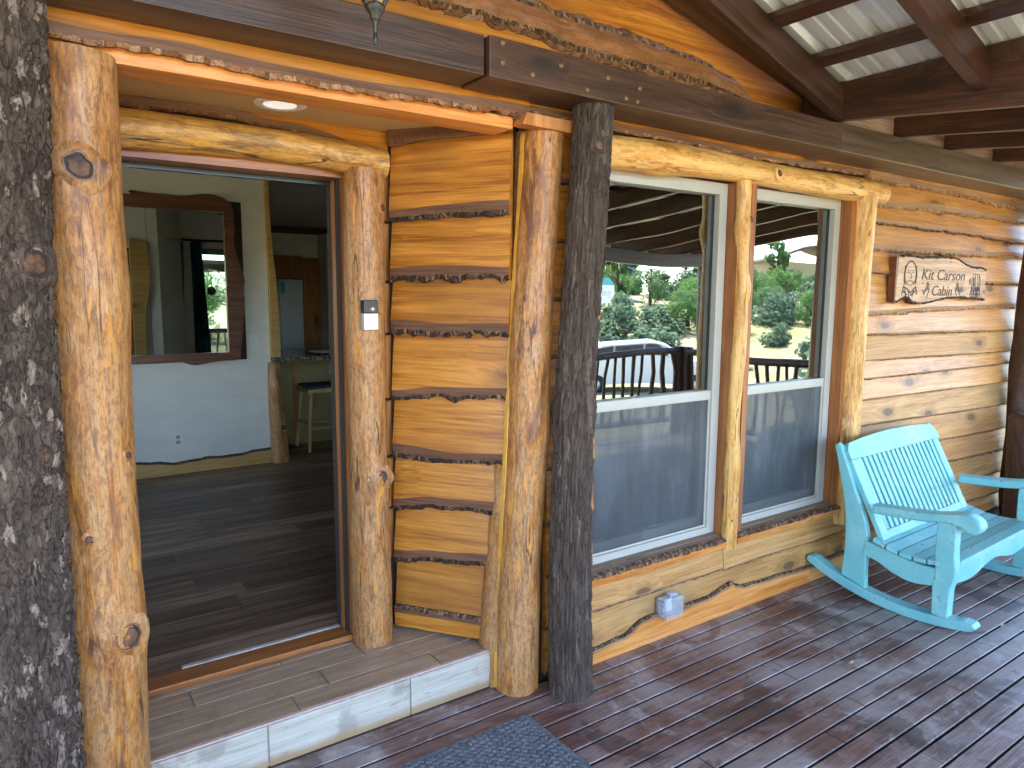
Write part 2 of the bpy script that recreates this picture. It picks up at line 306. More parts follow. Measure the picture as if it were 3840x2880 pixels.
col = t.mix(t.math('MULTIPLY', sc_, 0.8), col, (0.20, 0.16, 0.12))
t.principled(col, 0.5, 0, t.bump(t.math('ADD', n3, t.math('MULTIPLY', sc_, -0.6)), 0.2, 0.003), 0.08)
# standing-rib painted steel roofing
t = _m('roof_steel'); v = t.coord('World', 0); n1 = t.noise(v, 1.5, 4)
t.principled(t.ramp(n1, [(0.3, (0.70, 0.76, 0.82)), (0.7, (0.79, 0.84, 0.90))]), 0.30, 0.4, None)
# glass: clear pane with the faint waviness of a sealed unit
t = _m('glass'); v = t.coord('World', 0)
nz = t.noise(t.scale(v, (1.1, 1.0, 0.9)), 1.0, 1, 0.4)
bp = t.bump(nz, 0.035, 0.3)
fr = t.n('ShaderNodeFresnel'); fr.inputs['IOR'].default_value = 3.4
tr = t.n('ShaderNodeBsdfTransparent'); tr.inputs[0].default_value = (0.78, 0.86, 0.84, 1)
gl = t.n('ShaderNodeBsdfGlossy'); gl.inputs['Roughness'].default_value = 0.0; gl.inputs[0].default_value = (0.93, 1, 0.97, 1); t.l(bp, gl.inputs['Normal'])
mx = t.n('ShaderNodeMixShader'); t.l(fr.outputs[0], mx.inputs[0]); t.l(tr.outputs[0], mx.inputs[1]); t.l(gl.outputs[0], mx.inputs[2]); t.l(mx.outputs[0], t.out.inputs[0])
t = _m('clear_pane'); fr = t.n('ShaderNodeFresnel'); fr.inputs['IOR'].default_value = 1.6; tr = t.n('ShaderNodeBsdfTransparent'); tr.inputs[0].default_value = (0.9, 0.93, 0.92, 1); gl = t.n('ShaderNodeBsdfGlossy'); gl.inputs['Roughness'].default_value = 0.0
mx = t.n('ShaderNodeMixShader'); t.l(fr.outputs[0], mx.inputs[0]); t.l(tr.outputs[0], mx.inputs[1]); t.l(gl.outputs[0], mx.inputs[2]); t.l(mx.outputs[0], t.out.inputs[0])
t = _m('mirror'); g_ = t.n('ShaderNodeBsdfGlossy'); g_.inputs['Roughness'].default_value = 0.01; g_.inputs[0].default_value = (0.80, 0.83, 0.82, 1); t.l(g_.outputs[0], t.out.inputs[0])
# insect screen: fine dark woven mesh seen as an even veil
t = _m('screen_mesh'); tr = t.n('ShaderNodeBsdfTransparent'); df = t.n('ShaderNodeBsdfPrincipled'); v = t.coord('World', 0)
sk = t.math('ADD', t.math('MULTIPLY', t.noise(t.scale(v, (14, 14, 1.6)), 1.0, 5, 0.65, 0.8), 0.6), t.math('MULTIPLY', t.noise(v, 3.2, 5, 0.7), 0.4)); t.l(t.ramp(sk, [(0.36, (0.06, 0.07, 0.08)), (0.52, (0.10, 0.113, 0.125)), (0.66, (0.19, 0.205, 0.22))]), df.inputs['Base Color']); df.inputs['Roughness'].default_value = 0.5
mx = t.n('ShaderNodeMixShader'); mx.inputs[0].default_value = 0.46; t.l(tr.outputs[0], mx.inputs[1]); t.l(df.outputs[0], mx.inputs[2]); t.l(mx.outputs[0], t.out.inputs[0])
t = _m('clear_plastic'); tr = t.n('ShaderNodeBsdfTransparent'); tr.inputs[0].default_value = (0.85, 0.87, 0.9, 1); df = t.n('ShaderNodeBsdfPrincipled'); df.inputs['Base Color'].default_value = (0.72, 0.74, 0.77, 1); df.inputs['Roughness'].default_value = 0.15
mx = t.n('ShaderNodeMixShader'); mx.inputs[0].default_value = 0.30; t.l(tr.outputs[0], mx.inputs[1]); t.l(df.outputs[0], mx.inputs[2]); t.l(mx.outputs[0], t.out.inputs[0])
t = _m('granite'); v = t.coord(); a = t.voro(v, 90, out='Color'); sp_ = t.n('ShaderNodeSeparateColor'); t.l(a, sp_.inputs[0])
t.principled(t.ramp(sp_.outputs[0], [(0.0, (0.02, 0.02, 0.02)), (0.4, (0.12, 0.10, 0.08)), (0.7, (0.30, 0.26, 0.20)), (1, (0.5, 0.46, 0.4))], 'CONSTANT'), 0.15)
t = _m('mat_fibre'); v = t.coord(); a = t.noise(v, 260, 3, 0.7); b = t.noise(v, 55, 4, 0.7)
t.principled(t.ramp(t.math('ADD', t.math('MULTIPLY', a, 0.6), t.math('MULTIPLY', b, 0.4)), [(0.38, (0.06, 0.068, 0.078)), (0.52, (0.155, 0.172, 0.192)), (0.66, (0.40, 0.42, 0.45))]), 0.95, 0, t.bump(a, 0.8, 0.004), 0, 0.2, 0.15)
t = _m('ground'); v = t.coord('World', 0); a = t.noise(v, 0.12, 6, 0.6, 0.5); b = t.noise(v, 1.7, 6, 0.7); c = t.noise(v, 9, 4, 0.7)
col = t.ramp(t.math('ADD', t.math('MULTIPLY', a, 0.6), t.math('MULTIPLY', b, 0.4)), [(0.34, (0.13, 0.15, 0.055)), (0.48, (0.24, 0.21, 0.10)), (0.58, (0.36, 0.29, 0.19)), (0.72, (0.46, 0.40, 0.31))])
col = t.mix(t.math('MULTIPLY', t.step(c, 0.5, 0.66), 0.4), col, (0.12, 0.13, 0.05))
t.principled(col, 0.95, 0, t.bump(b, 0.5, 0.1))
for nm, c1, c2, c3 in (('leaf_juniper', (0.075, 0.135, 0.042), (0.13, 0.225, 0.07), (0.19, 0.31, 0.11)), ('leaf_bright', (0.07, 0.14, 0.035), (0.12, 0.23, 0.065), (0.19, 0.32, 0.11)), ('leaf_sage', (0.08, 0.13, 0.08), (0.14, 0.21, 0.13), (0.20, 0.28, 0.18))):
    t = _m(nm); v = t.coord(); a = t.noise(v, 2.2, 4); 
    lc_ = t.ramp(a, [(0.3, c1), (0.5, c2), (0.7, c3)]); p = t.principled(lc_, 0.7); tl_ = t.n('ShaderNodeBsdfTranslucent'); t.l(lc_, tl_.inputs[0])
    mx = t.n('ShaderNodeMixShader'); mx.inputs[0].default_value = 0.42; t.l(p.outputs[0], mx.inputs[1]); t.l(tl_.outputs[0], mx.inputs[2]); t.l(mx.outputs[0], t.out.inputs[0])
bark('tree_bark', (0.06, 0.04, 0.03), (0.10, 0.07, 0.05), (0.15, 0.11, 0.08), (0.2, 0.16, 0.12), 0.1, 0.5)
t = _m('bulb_glass'); tr = t.n('ShaderNodeBsdfTransparent'); gl = t.n('ShaderNodeBsdfGlossy'); gl.inputs[0].default_value = (0.9, 0.9, 0.85, 1); gl.inputs['Roughness'].default_value = 0.05
mx = t.n('ShaderNodeMixShader'); mx.inputs[0].default_value = 0.3; t.l(tr.outputs[0], mx.inputs[1]); t.l(gl.outputs[0], mx.inputs[2]); t.l(mx.outputs[0], t.out.inputs[0])

# ------------------------------------------------------------------ mesh helpers
WM = {}
class MB:
    def __init__(s): s.v = []; s.f = []; s.mi = []; s.sm = []
    def add(s, vs, fs, mi=0, smooth=False):
        b = len(s.v); s.v += [tuple(x) for x in vs]
        for f in fs: s.f.append(tuple(b+i for i in f)); s.mi.append(mi); s.sm.append(smooth)
    def box(s, x0, x1, y0, y1, z0, z1, mi=0, bev=0.0):
        if bev <= 0:
            vs = [(x, y, z) for z in (z0, z1) for y in (y0, y1) for x in (x0, x1)]
            s.add(vs, [(0, 2, 3, 1), (4, 5, 7, 6), (0, 1, 5, 4), (2, 6, 7, 3), (0, 4, 6, 2), (1, 3, 7, 5)], mi)
        else:
            bm = bmesh.new(); bmesh.ops.create_cube(bm, size=1)
            for q in bm.verts: q.co = Vector(((x0+x1)/2+q.co.x*(x1-x0), (y0+y1)/2+q.co.y*(y1-y0), (z0+z1)/2+q.co.z*(z1-z0)))
            bmesh.ops.bevel(bm, geom=list(bm.edges), offset=bev, segments=2, affect='EDGES', profile=0.6)
            bm.verts.index_update(); s.add([q.co[:] for q in bm.verts], [[q.index for q in f.verts] for f in bm.faces], mi); bm.free()
        return s
    def prism(s, poly, d0, d1, axis='y', mi=0):
        """extrude a 2D outline; axis y: poly=(x,z); axis x: poly=(y,z); axis z: poly=(x,y)"""
        def P(p, d): return (p[0], d, p[1]) if axis == 'y' else (d, p[0], p[1]) if axis == 'x' else (p[0], p[1], d)
        n = len(poly); vs = [P(p, d0) for p in poly]+[P(p, d1) for p in poly]
        fs = [tuple(range(n)), tuple(range(2*n-1, n-1, -1))]+[(i, i+n, (i+1) % n+n, (i+1) % n) for i in range(n)]
        s.add(vs, fs, mi); return s
    def tube(s, pts, rad, n=10, mi=0, smooth=True, cap=True, flat=1.0, capmi=None):
        """round bar through pts; rad number or list"""
        pts = [Vector(p) for p in pts]; m = len(pts); rad = rad if isinstance(rad, (list, tuple)) else [rad]*m
        rings = []; prev = None
        for i, p in enumerate(pts):
            d = (pts[min(i+1, m-1)]-pts[max(i-1, 0)]).normalized()
            a = prev if prev is not None else (Vector((1, 0, 0)) if abs(d.x) < 0.9 else Vector((0, 1, 0)))
            a = (a-d*a.dot(d)).normalized(); prev = a; b = d.cross(a)
            rings.append([p+a*(rad[i]*math.cos(2*math.pi*k/n))+b*(rad[i]*flat*math.sin(2*math.pi*k/n)) for k in range(n)])
        vs = [q for r in rings for q in r]; fs = [(i*n+k, i*n+(k+1) % n, (i+1)*n+(k+1) % n, (i+1)*n+k) for i in range(m-1) for k in range(n)]
        s.add(vs, fs, mi, smooth)
        if cap:
            s.add(rings[0], [tuple(range(n-1, -1, -1))], mi if capmi is None else capmi); s.add(rings[-1], [tuple(range(n))], mi if capmi is None else capmi)
        return s
    def lathe(s, prof, n=20, mi=0, c=(0, 0, 0), smooth=True):
        vs = [(c[0]+r*math.cos(2*math.pi*k/n), c[1]+r*math.sin(2*math.pi*k/n), c[2]+z) for r, z in prof for k in range(n)]
        fs = [(i*n+k, i*n+(k+1) % n, (i+1)*n+(k+1) % n, (i+1)*n+k) for i in range(len(prof)-1) for k in range(n)]
        s.add(vs, fs, mi, smooth); return s
    def mesh(s, name, mats):
        me = bpy.data.meshes.new(name); me.from_pydata(s.v, [], s.f)
        for m in (mats if isinstance(mats, (list, tuple)) else [mats]): me.materials.append(MAT[m])
        me.polygons.foreach_set('material_index', s.mi); me.polygons.foreach_set('use_smooth', s.sm); me.update(); return me
    def obj(s, name, mats, parent=None, world=None):
        return link(name, s.mesh(name, mats), parent, world)
def link(name, me, parent=None, world=None):
    o = bpy.data.objects.new(name, me); COL.objects.link(o)
    w = world if world is not None else Matrix(); WM[o] = w
    if parent is not None: o.parent = parent; o.matrix_parent_inverse = WM[parent].inverted()
    o.matrix_basis = w
    return o
def tag(o, label, cat=None, group=None, kind=None):
    o['label'] = label
    if cat: o['category'] = cat
    if group: o['group'] = group
    if kind: o['kind'] = kind
    return o
def thing(name, loc, label, cat, group=None):
    o = link(name, None, None, Matrix.Translation(loc)); o.empty_display_size = 0.1
    return tag(o, label, cat, group)
def struct(o): o['kind'] = 'structure'; return o
def part(name, parent, loc=(0, 0, 0)):
    return link(name, None, parent, Matrix.Translation(loc))
def T(*a): return Matrix.Translation(a if len(a) == 3 else a[0])
def N3(x, y=0, z=0): return noise.noise(Vector((x, y, z)))
def fbm(x, y=0, z=0, o=4): return noise.fractal(Vector((x, y, z)), 1.0, 2.0, o)

# live-edge plank: local x along, z up, front towards -y. zt / zb are functions of x
def live_board(L, zt, zb, seed, t0=0.012, t1=0.030, wane=0.022, dx=0.014, rag=0.006, upper=False):
    m = MB(); n = max(8, int(L/dx)); rows = 8; V = []
    for i in range(n+1):
        x = L*i/n
        wv = wane*(1+0.30*N3(x*3.1, seed, 1.5))
        ra_ = rag*(0.30+1.25*max(0.0, 0.35+N3(x*2.7, seed, 4.4)))
        rg = ra_*fbm(x*24, seed*1.7, 0.3, 5)+rag*0.45*N3(x*5, seed, 7)
        z0 = zb(x); zbot = z0+rg; ztop = zt(x)
        zf = z0+max(0.004, wv*0.72)+0.0015*N3(x*9, seed, 3); zw = max(zbot+0.003, z0+wv*0.27+0.5*rg+0.3*ra_*N3(x*55, seed, 2)); zw = min(zw, zf-0.002)
        j = lambda k, a: a*N3(x*60, k*9.1, seed*2.3)
        cup = 0.002*N3(x*1.5, seed, 9)
        V += [(x, 0, ztop), (x, -t0+cup, ztop), (x, -t1+cup, zf), (x, -t1+0.002+j(1, 0.002), zw+j(5, 0.003)), (x, -t1+0.001+j(2, 0.006), zbot+wv*0.12+j(6, 0.003)),
              (x, -t1+0.005+j(3, 0.006), zbot), (x, -0.004, zbot+0.004), (x, 0, zbot+0.006)]
    def q(i, k): return i*rows+k
    fs = []; mi = []
    for i in range(n):
        for k in range(7):
            fs.append((q(i, k), q(i, k+1), q(i+1, k+1), q(i+1, k))); mi.append((0, 0, 1, 2, 2, 2, 0)[k])
    b = len(m.v); m.v += V; m.f += fs; m.mi += mi; m.sm += [False]*len(fs)
    m.f += [tuple(range(rows-1, -1, -1)), tuple(n*rows+k for k in range(rows))]; m.mi += [0, 0]; m.sm += [False, False]
    return m
def lin(pts):
    pts = sorted(pts)
    def f(x):
        if x <= pts[0][0]: return pts[0][1]
        for (a, b), (c, d) in zip(pts, pts[1:]):
            if x <= c:
                u = (x-a)/(c-a); u = u*u*(3-2*u); return b+(d-b)*u
        return pts[-1][1]
    return f

# log with lumps; axis +z local (pts in local coords), optional flat back: clip plane y<=c
def cat(pts):
    pts = sorted(pts)
    def f(x):
        n = len(pts); i = 0
        while i < n-2 and x > pts[i+1][0]: i += 1
        (x1, y1), (x2, y2) = pts[i], pts[i+1]; y0 = pts[i-1][1] if i > 0 else y1; y3 = pts[i+2][1] if i+2 < n else y2
        u = min(1, max(0, (x-x1)/(x2-x1))); return 0.5*(2*y1+(y2-y0)*u+(2*y0-5*y1+4*y2-y3)*u*u+(3*y1-y0-3*y2+y3)*u**3)
    return f
def log(pts, rad, n=36, rows=60, seed=0, lump=0.06, fine=0.02, clip=None, bulges=()):
    m = MB(); P = [Vector(p) for p in pts]; cum = [0]
    for a, b in zip(P, P[1:]): cum.append(cum[-1]+(b-a).length)
    LL = cum[-1]; rf = rad if callable(rad) else (lambda u: rad)
    fx = [cat([(cum[i]/LL, P[i][k]) for i in range(len(P))]) for k in range(3)]
    d0 = (P[-1]-P[0]).normalized(); a = Vector((1, 0, 0)) if abs(d0.x) < 0.8 else Vector((0, 0, 1))
    a = (a-d0*a.dot(d0)).normalized(); b = d0.cross(a); V = []; MI = []
    for i in range(rows+1):
        u = i/rows; c = Vector((fx[0](u), fx[1](u), fx[2](u))); r = rf(u)
        for k in range(n):
            th = 2*math.pi*k/n; ca, sa = math.cos(th), math.sin(th)
            s_ = u*LL
            rr = r*(1+lump*N3(ca*1.1+seed, sa*1.1, s_*2.2)+fine*fbm(ca*4+seed, sa*4, s_*9, 3))
            for (bu, bth, br, bh) in bulges:
                dd = ((u-bu)*LL)**2+(r*((th-bth+math.pi) % (2*math.pi)-math.pi))**2
                rr += bh*math.exp(-dd/(br*br))
            o = a*(rr*ca)+b*(rr*sa); p = c+o
            if clip is not None and p.y > clip: p.y = clip
            V.append(p)
    fs = [(i*n+k, i*n+(k+1) % n, (i+1)*n+(k+1) % n, (i+1)*n+k) for i in range(rows) for k in range(n)]
    m.add(V, fs, 0, True)
    for ring, fl in ((0, True), (rows, False)):
        vs = V[ring*n:(ring+1)*n]; m.add(vs, [tuple(range(n-1, -1, -1)) if fl else tuple(range(n))], 1)
    return m
def knot(parent, p, nrm, r, depth=0.02, mats=('knot_face', 'knot_dark'), name='knot', collar='peeled_log'):
    """sawn-off branch: swollen collar, dark crack ring, weathered end grain"""
    m = MB(); nrm = Vector(nrm).normalized(); a = nrm.orthogonal().normalized(); b = nrm.cross(a); V = []; k = 22
    sd = rnd.random()*50
    prof = ((2.1, -0.45), (1.6, 0.0), (1.2, 0.20), (1.0, 0.26), (0.90, 0.08), (0.74, 0.20), (0.38, 0.30), (0.0001, 0.14))
    for (rr, h) in prof:
        for i in range(k):
            th = 2*math.pi*i/k; q = rr*r*(1+0.26*N3(math.cos(th)*1.6+sd, math.sin(th)*1.6, rr*0.7)+0.06*N3(math.cos(th)*6+sd, math.sin(th)*6, rr*3))
            hh = h+0.12*N3(math.cos(th)*2.5+sd, math.sin(th)*2.5, rr*2)
            V.append(a*(q*math.cos(th))+b*(q*math.sin(th)*1.12)+nrm*(hh*depth))
    fs = []; mi = []
    for j in range(len(prof)-1):
        for i in range(k):
            fs.append((j*k+i, j*k+(i+1) % k, (j+1)*k+(i+1) % k, (j+1)*k+i)); mi.append((2, 2, 3, 1, 1, 0, 0)[j])
    m.v = [tuple(x) for x in V]; m.f = fs; m.mi = mi; m.sm = [True]*len(fs)
    return m.obj(name, [mats[0], mats[1], collar, 'knot_rim' if collar.startswith('peeled') else collar], parent, T(p))

# ================================================================== GROUND
def ground_z(x, y):
    dx, dy = x-3, y-0.5
    r = math.hypot(dx, dy)
    z = -0.75-0.9*min(1, max(0, (r-6)/14))
    s_ = min(1, max(0, (r-24)/46)); s_ = s_*s_*(3-2*s_)
    fr = max(0.0, min(1.0, 0.5-dy/30.0+dx/160.0))
    z += s_*(3.3*fr+0.4)+max(0, r-70)*0.004
    if r > 12: z += 0.5*fbm(x*0.06, y*0.06, 2)*min(1, (r-12)/15)
    return z
m = MB(); xs = [-200, -140, -100, -80]+list(range(-64, 132, 4))+[140, 170, 210, 260]; ys = [-260, -200, -160, -130]+list(range(-108, 60, 4))+[70, 100, 160]
m.add([(x, y, ground_z(x, y)) for y in ys for x in xs], [(j*len(xs)+i, j*len(xs)+i+1, (j+1)*len(xs)+i+1, (j+1)*len(xs)+i) for j in range(len(ys)-1) for i in range(len(xs)-1)], 0, True)
g_o = struct(m.obj('ground', 'ground')); g_o['label'] = 'dry grassy hillside rising beyond the porch railing'

# ================================================================== DECK
deck = struct(link('deck', None, None, T(2, 1, 0))); deck['label'] = 'porch deck of narrow worn red brown boards'
MB().box(-2.55, 6.85, -1.1, 2.40, -0.0285, -0.0270).obj('deck_gap_blackout', 'sheathing', deck)  # dark sheet added under the boards so the gaps look shaded
mj = MB()
for x in [-2.4+0.6*i for i in range(16)]: mj.box(x-0.02, x+0.02, -1.15, 2.34, -0.19, -0.029)
mj.box(-2.6, 6.9, -1.16, -1.12, -0.22, -0.002); mj.obj('joist_frame', 'dark_beam', deck)
pitch = 0.0897; bw = 0.0800
def deck_board_mesh(L, seed):
    m = MB(); n = max(2, int(L/0.12)); prof = [(-bw/2, -0.026), (-bw/2, -0.004), (-bw/2+0.0022, -0.0005), (0, 0.0), (bw/2-0.0022, -0.0005), (bw/2, -0.004), (bw/2, -0.026)]
    k = len(prof); V = []
    for i in range(n+1):
        x = L*i/n; wob = 0.0016*N3(x*2.2, seed, 1); zz = 0.0012*N3(x*1.3, seed, 5); cup = 0.0012*N3(x*0.9, seed, 8)
        for (py, pz) in prof: V.append((x, py+wob*(1 if abs(py) > 0.01 else 0), pz+zz+cup*abs(py)/bw*2))
    fs = [(i*k+j, i*k+j+1, (i+1)*k+j+1, (i+1)*k+j) for i in range(n) for j in range(k-1)]
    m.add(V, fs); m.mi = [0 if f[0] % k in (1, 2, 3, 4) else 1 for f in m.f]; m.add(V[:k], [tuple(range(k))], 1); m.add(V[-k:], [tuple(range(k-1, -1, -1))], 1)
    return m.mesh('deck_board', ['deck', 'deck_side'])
joints = {2: [3.49], 3: [3.1], 5: [2.74, 5.2], 6: [2.70], 7: [3.9], 8: [1.93], 9: [2.75, 4.4], 10: [2.45], 11: [3.2], 12: [1.9, 4.1], 1: [4.6], 0: [2.1, 5.0], 13: [2.63]}
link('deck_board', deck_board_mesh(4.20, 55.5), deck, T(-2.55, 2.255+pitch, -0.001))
row = 0; y = 2.255
while y > -1.1:
    js = joints.get(row, [rnd.uniform(0.3, 2.6), rnd.uniform(3.2, 5.4)]); xs_ = [-2.55]+sorted(js)+[6.85]
    for a, b in zip(xs_, xs_[1:]):
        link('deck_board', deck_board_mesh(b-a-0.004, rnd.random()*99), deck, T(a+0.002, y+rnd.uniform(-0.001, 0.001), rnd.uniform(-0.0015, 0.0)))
    y -= pitch; row += 1

# ================================================================== CABIN
cabin = thing('cabin', (2.5, 3.0, 0), 'rustic timber cabin with live-edge siding, peeled log trim and recessed entry', 'cabin')
YW = 2.33           # face of the sheathing of the window wall
# --- window wall sheathing with two openings
ww = MB()
WZ0, WZ1 = 0.425, 2.215
W1 = (1.955, 2.935); W2 = (3.075, 3.935)
for (a, b, c, d) in ((1.78, W1[0]-0.012, -0.1, 2.75), (W1[1]+0.012, W2[0]-0.012, -0.1, 2.75), (W2[1]+0.012, 6.62, -0.1, 2.75), (W1[0]-0.012, W1[1]+0.012, -0.1, WZ0-0.006), (W2[0]-0.012, W2[1]+0.012, -0.1, WZ0-0.006), (W1[0]-0.012, W1[1]+0.012, WZ1+0.006, 2.75), (W2[0]-0.012, W2[1]+0.012, WZ1+0.006, 2.75)):
    ww.box(a, b, YW, 2.45, c, d)
wwall = ww.obj('window_wall', 'sheathing', cabin); wwall['label'] = 'window wall clad in pale live-edge lap boards'
def add_board(par, x0, L, zt, zb, seed, mats, y=YW, **kw):
    m = live_board(L, zt, zb, seed, **kw); return m.obj('siding_board', mats, par, T(x0, y, 0))
# rows right of the windows: bottom edges measured at (4.2, 5.1, 6.25), from top to bottom
X0, X1 = 4.10, 6.64
rowsR = [((0, 2.325), (0.95, 2.325), (2.1, 2.30)), ((0, 2.18), (0.9, 2.20), (2.1, 2.205)), ((0, 2.085), (1.0, 2.08), (2.1, 2.06)), ((0, 1.93), (1.1, 1.935), (2.1, 1.95)), ((0, 1.795), (2.1, 1.75)), ((0, 1.54), (0.95, 1.568), (2.1, 1.58)),
         ((0, 1.425), (0.75, 1.418), (2.1, 1.405)), ((0, 1.272), (2.1, 1.25)), ((0, 1.157), (2.1, 1.153)), ((0, 1.031), (2.1, 1.014)), ((0, 0.87), (2.2, 0.835)), ((0, 0.69), (2.1, 0.648)), ((0, 0.53), (2.1, 0.475)), ((0, 0.38), (2.1, 0.30)), ((0, 0.19), (2.1, 0.135)), ((0, 0.02), (2.1, 0.015))]
prevb = lin([(0, 2.50), (2.6, 2.50)])
for i, pts in enumerate(rowsR):
    zb = lin(pts); pale = ('siding_pale', 'siding_grey', 'siding_pale')[i % 3] if i > 5 else 'siding_pale'
    bk = 'bark_pale' if i in (0, 1, 3, 5) else 'bark_edge'
    wn_ = (0.05, 0.045, 0.03, 0.04, 0.022, 0.032, 0.018, 0.010, 0.014, 0.010, 0.014, 0.018, 0.022, 0.018, 0.02, 0.01)[i]
    zt_ = (lambda p: (lambda x: p(x)+0.035))(prevb)
    cuts = [0, 0.92, X1-X0] if i == 1 else [0, X1-X0]
    for a, b in zip(cuts, cuts[1:]):
        add_board(wwall, X0+a, b-a-0.003, (lambda a_, f: (lambda x: f(x+a_)))(a, zt_), (lambda a_, f: (lambda x: f(x+a_)))(a, zb), 11.3*i+a, [pale, 'wane_pale', bk], wane=wn_*1.35, dx=0.014, t0=0.008, t1=0.046, rag=0.011 if wn_ > 0.02 else 0.006)
    prevb = zb
# rows under and over the windows
for (x0, x1, zt_, pts, sd, mt, wn_) in ((1.86, 2.952, 0.43, [(0, 0.238), (1.1, 0.236)], 3.3, 'siding_grey', 0.022), (2.956, 4.10, 0.43, [(0, 0.232), (1.1, 0.226)], 5.2, 'siding_grey', 0.02), (1.86, 4.10, 0.255, [(0, 0.02), (2.1, 0.02)], 8.1, 'siding_grey', 0.012)):
    add_board(wwall, x0, x1-x0-0.002, lin([(0, zt_), (2, zt_)]), lin(pts), sd, [mt, 'wane_pale', 'bark_edge'], wane=wn_, t0=0.016, t1=0.036)
add_board(wwall, 1.66, 2.44, lin([(0, 2.50), (3, 2.50)]), lin([(0, 2.345), (0.76, 2.338), (1.4, 2.33), (2.44, 2.345)]), 15.5, ['siding', 'wane', 'bark_red'], wane=0.045, t0=0.02, t1=0.04, rag=0.01)
# short rows glimpsed between the bark post and the entry logs
for i in range(10):
    zb_ = 2.10-0.235*i
    add_board(wwall, 1.79, 0.26, lin([(0, zb_+0.25), (1, zb_+0.25)]), lin([(0, max(0.02, zb_)), (1, max(0.02, zb_+0.01))]), 40+i, ['siding', 'wane', 'bark_edge_dark'], wane=0.03, dx=0.02)
# live-edge base trim: wavy upper edge
def base_trim(par, x0, L, prof, seed, y, z0=0.0, mats=('trim_orange', 'wane_pale', 'bark_edge'), th=0.022, dx=0.012):
    m = MB(); n = int(L/dx); zf = lin(prof); V = []
    for i in range(n+1):
        x = L*i/n; z = zf(x)+0.004*fbm(x*6, seed)
        j = lambda k, a: a*N3(x*70, k*5.1, seed)
        V += [(x, -th, z0), (x, -th, z-0.012), (x, -th+0.003+j(1, .003), z-0.002+j(2, .003)), (x, -th+0.012+j(3, .003), z+0.008+j(4, .005)), (x, 0.0, z+0.006+j(5, .004))]
    fs = [(i*5+k, i*5+k+1, (i+1)*5+k+1, (i+1)*5+k) for i in range(n) for k in range(4)]
    m.v = V; m.f = fs; m.mi = [(0, 1, 2, 2)[k] for i in range(n) for k in range(4)]; m.sm = [False]*len(fs)
    m.f += [(0, 1, 2, 3, 4), tuple(n*5+k for k in range(4, -1, -1))]; m.mi += [0, 0]; m.sm += [False]*2
    return m.obj('base_trim', list(mats), par, T(x0, y, 0))
base_trim(wwall, 1.90, 1.81, [(0.0, 0.06), (0.13, 0.062), (0.33, 0.075), (0.47, 0.122), (0.55, 0.128), (0.68, 0.112), (0.93, 0.122), (1.08, 0.146), (1.115, 0.158), (1.14, 0.135), (1.23, 0.112), (1.43, 0.105), (1.81, 0.088)], 2.2, 2.298)
base_trim(wwall, 3.712, 0.75, [(0, 0.085), (0.3, 0.10), (0.75, 0.11)], 9.2, 2.299, mats=('siding_pale', 'wane_pale', 'bark_edge'))

# --- windows
def make_window(x0, x1, nm_label):
    w = part('window', cabin, ((x0+x1)/2, 2.36, WZ0)); w['label'] = nm_label
    z0, z1 = WZ0+0.008, WZ1-0.01; a, b = x0+0.004, x1-0.004; fwid = 0.056
    m = MB()
    for q in ([(a, z0), (b, z0), (b-fwid, z0+0.035), (a+fwid, z0+0.035)], [(b, z0), (b, z1), (b-fwid, z1-0.055), (b-fwid, z0+0.035)], [(b, z1), (a, z1), (a+fwid, z1-0.055), (b-fwid, z1-0.055)], [(a, z1), (a, z0), (a+fwid, z0+0.035), (a+fwid, z1-0.055)]):
        m.prism(q, 2.352, 2.425)
    m.obj('frame', 'vinyl', w)
    ia, ib = a+fwid, b-fwid; zr = 1.16
    m = MB(); m.box(ia+0.001, ib-0.001, 2.358, 2.395, zr-0.024, zr+0.024, bev=0.004); m.obj('meeting_rail', 'vinyl', w)
    for (p, q, r_, s_) in ((ia+0.001, ia+0.012, zr+0.024, z1-0.056), (ib-0.012, ib-0.001, zr+0.024, z1-0.056)): MB().box(p, q, 2.383, 2.40, r_, s_).obj('glazing_bead', 'black_rubber', w)
    m = MB(); m.box(ia+0.0015, ib-0.0015, 2.388, 2.392, zr+0.02, z1-0.0565); m.obj('upper_pane', 'glass', w)
    m = MB(); m.box(ia+0.002, ia+0.034, 2.386, 2.41, z0+0.036, zr-0.025); m.box(ib-0.034, ib-0.002, 2.386, 2.41, z0+0.036, zr-0.025); m.box(ia+0.034, ib-0.034, 2.387, 2.409, z0+0.036, z0+0.085); m.obj('lower_sash', 'vinyl', w)
    m = MB(); m.box(ia+0.034, ib-0.034, 2.396, 2.400, z0+0.085, zr-0.025); m.obj('lower_pane', 'glass', w)
    m = MB(); m.box(ia+0.006, ib-0.006, 2.3665, 2.3675, z0+0.042, zr-0.026); m.obj('insect_screen', 'screen_mesh', w)
    m = MB()
    for (p, q, r_, s_) in ((ia+0.001, ia+0.011, z0+0.036, zr-0.0245), (ib-0.011, ib-0.001, z0+0.036, zr-0.0245), (ia+0.011, ib-0.011, z0+0.036, z0+0.046)): m.box(p, q, 2.362, 2.372, r_, s_)
    m.obj('screen_frame', 'vinyl', w)
    return w
make_window(*W1, 'cream framed sash window beside the bark post'); make_window(*W2, 'cream framed sash window beside the rocking bench')
for x0, x1 in ((2.935, 2.975), (3.035, 3.075), (1.915, 1.955)):
    MB().box(x0, x1, 2.287, 2.44, 0.43, 2.21).obj('window_jamb', 'jamb_red', cabin)
MB().box(3.935, 3.985, 2.285, 2.44, 0.40, 2.21).obj('window_jamb', 'jamb_red', cabin)
MB().box(1.92, 3.99, 2.285, 2.44, 2.214, 2.25).obj('window_head', 'jamb_red_x', cabin)
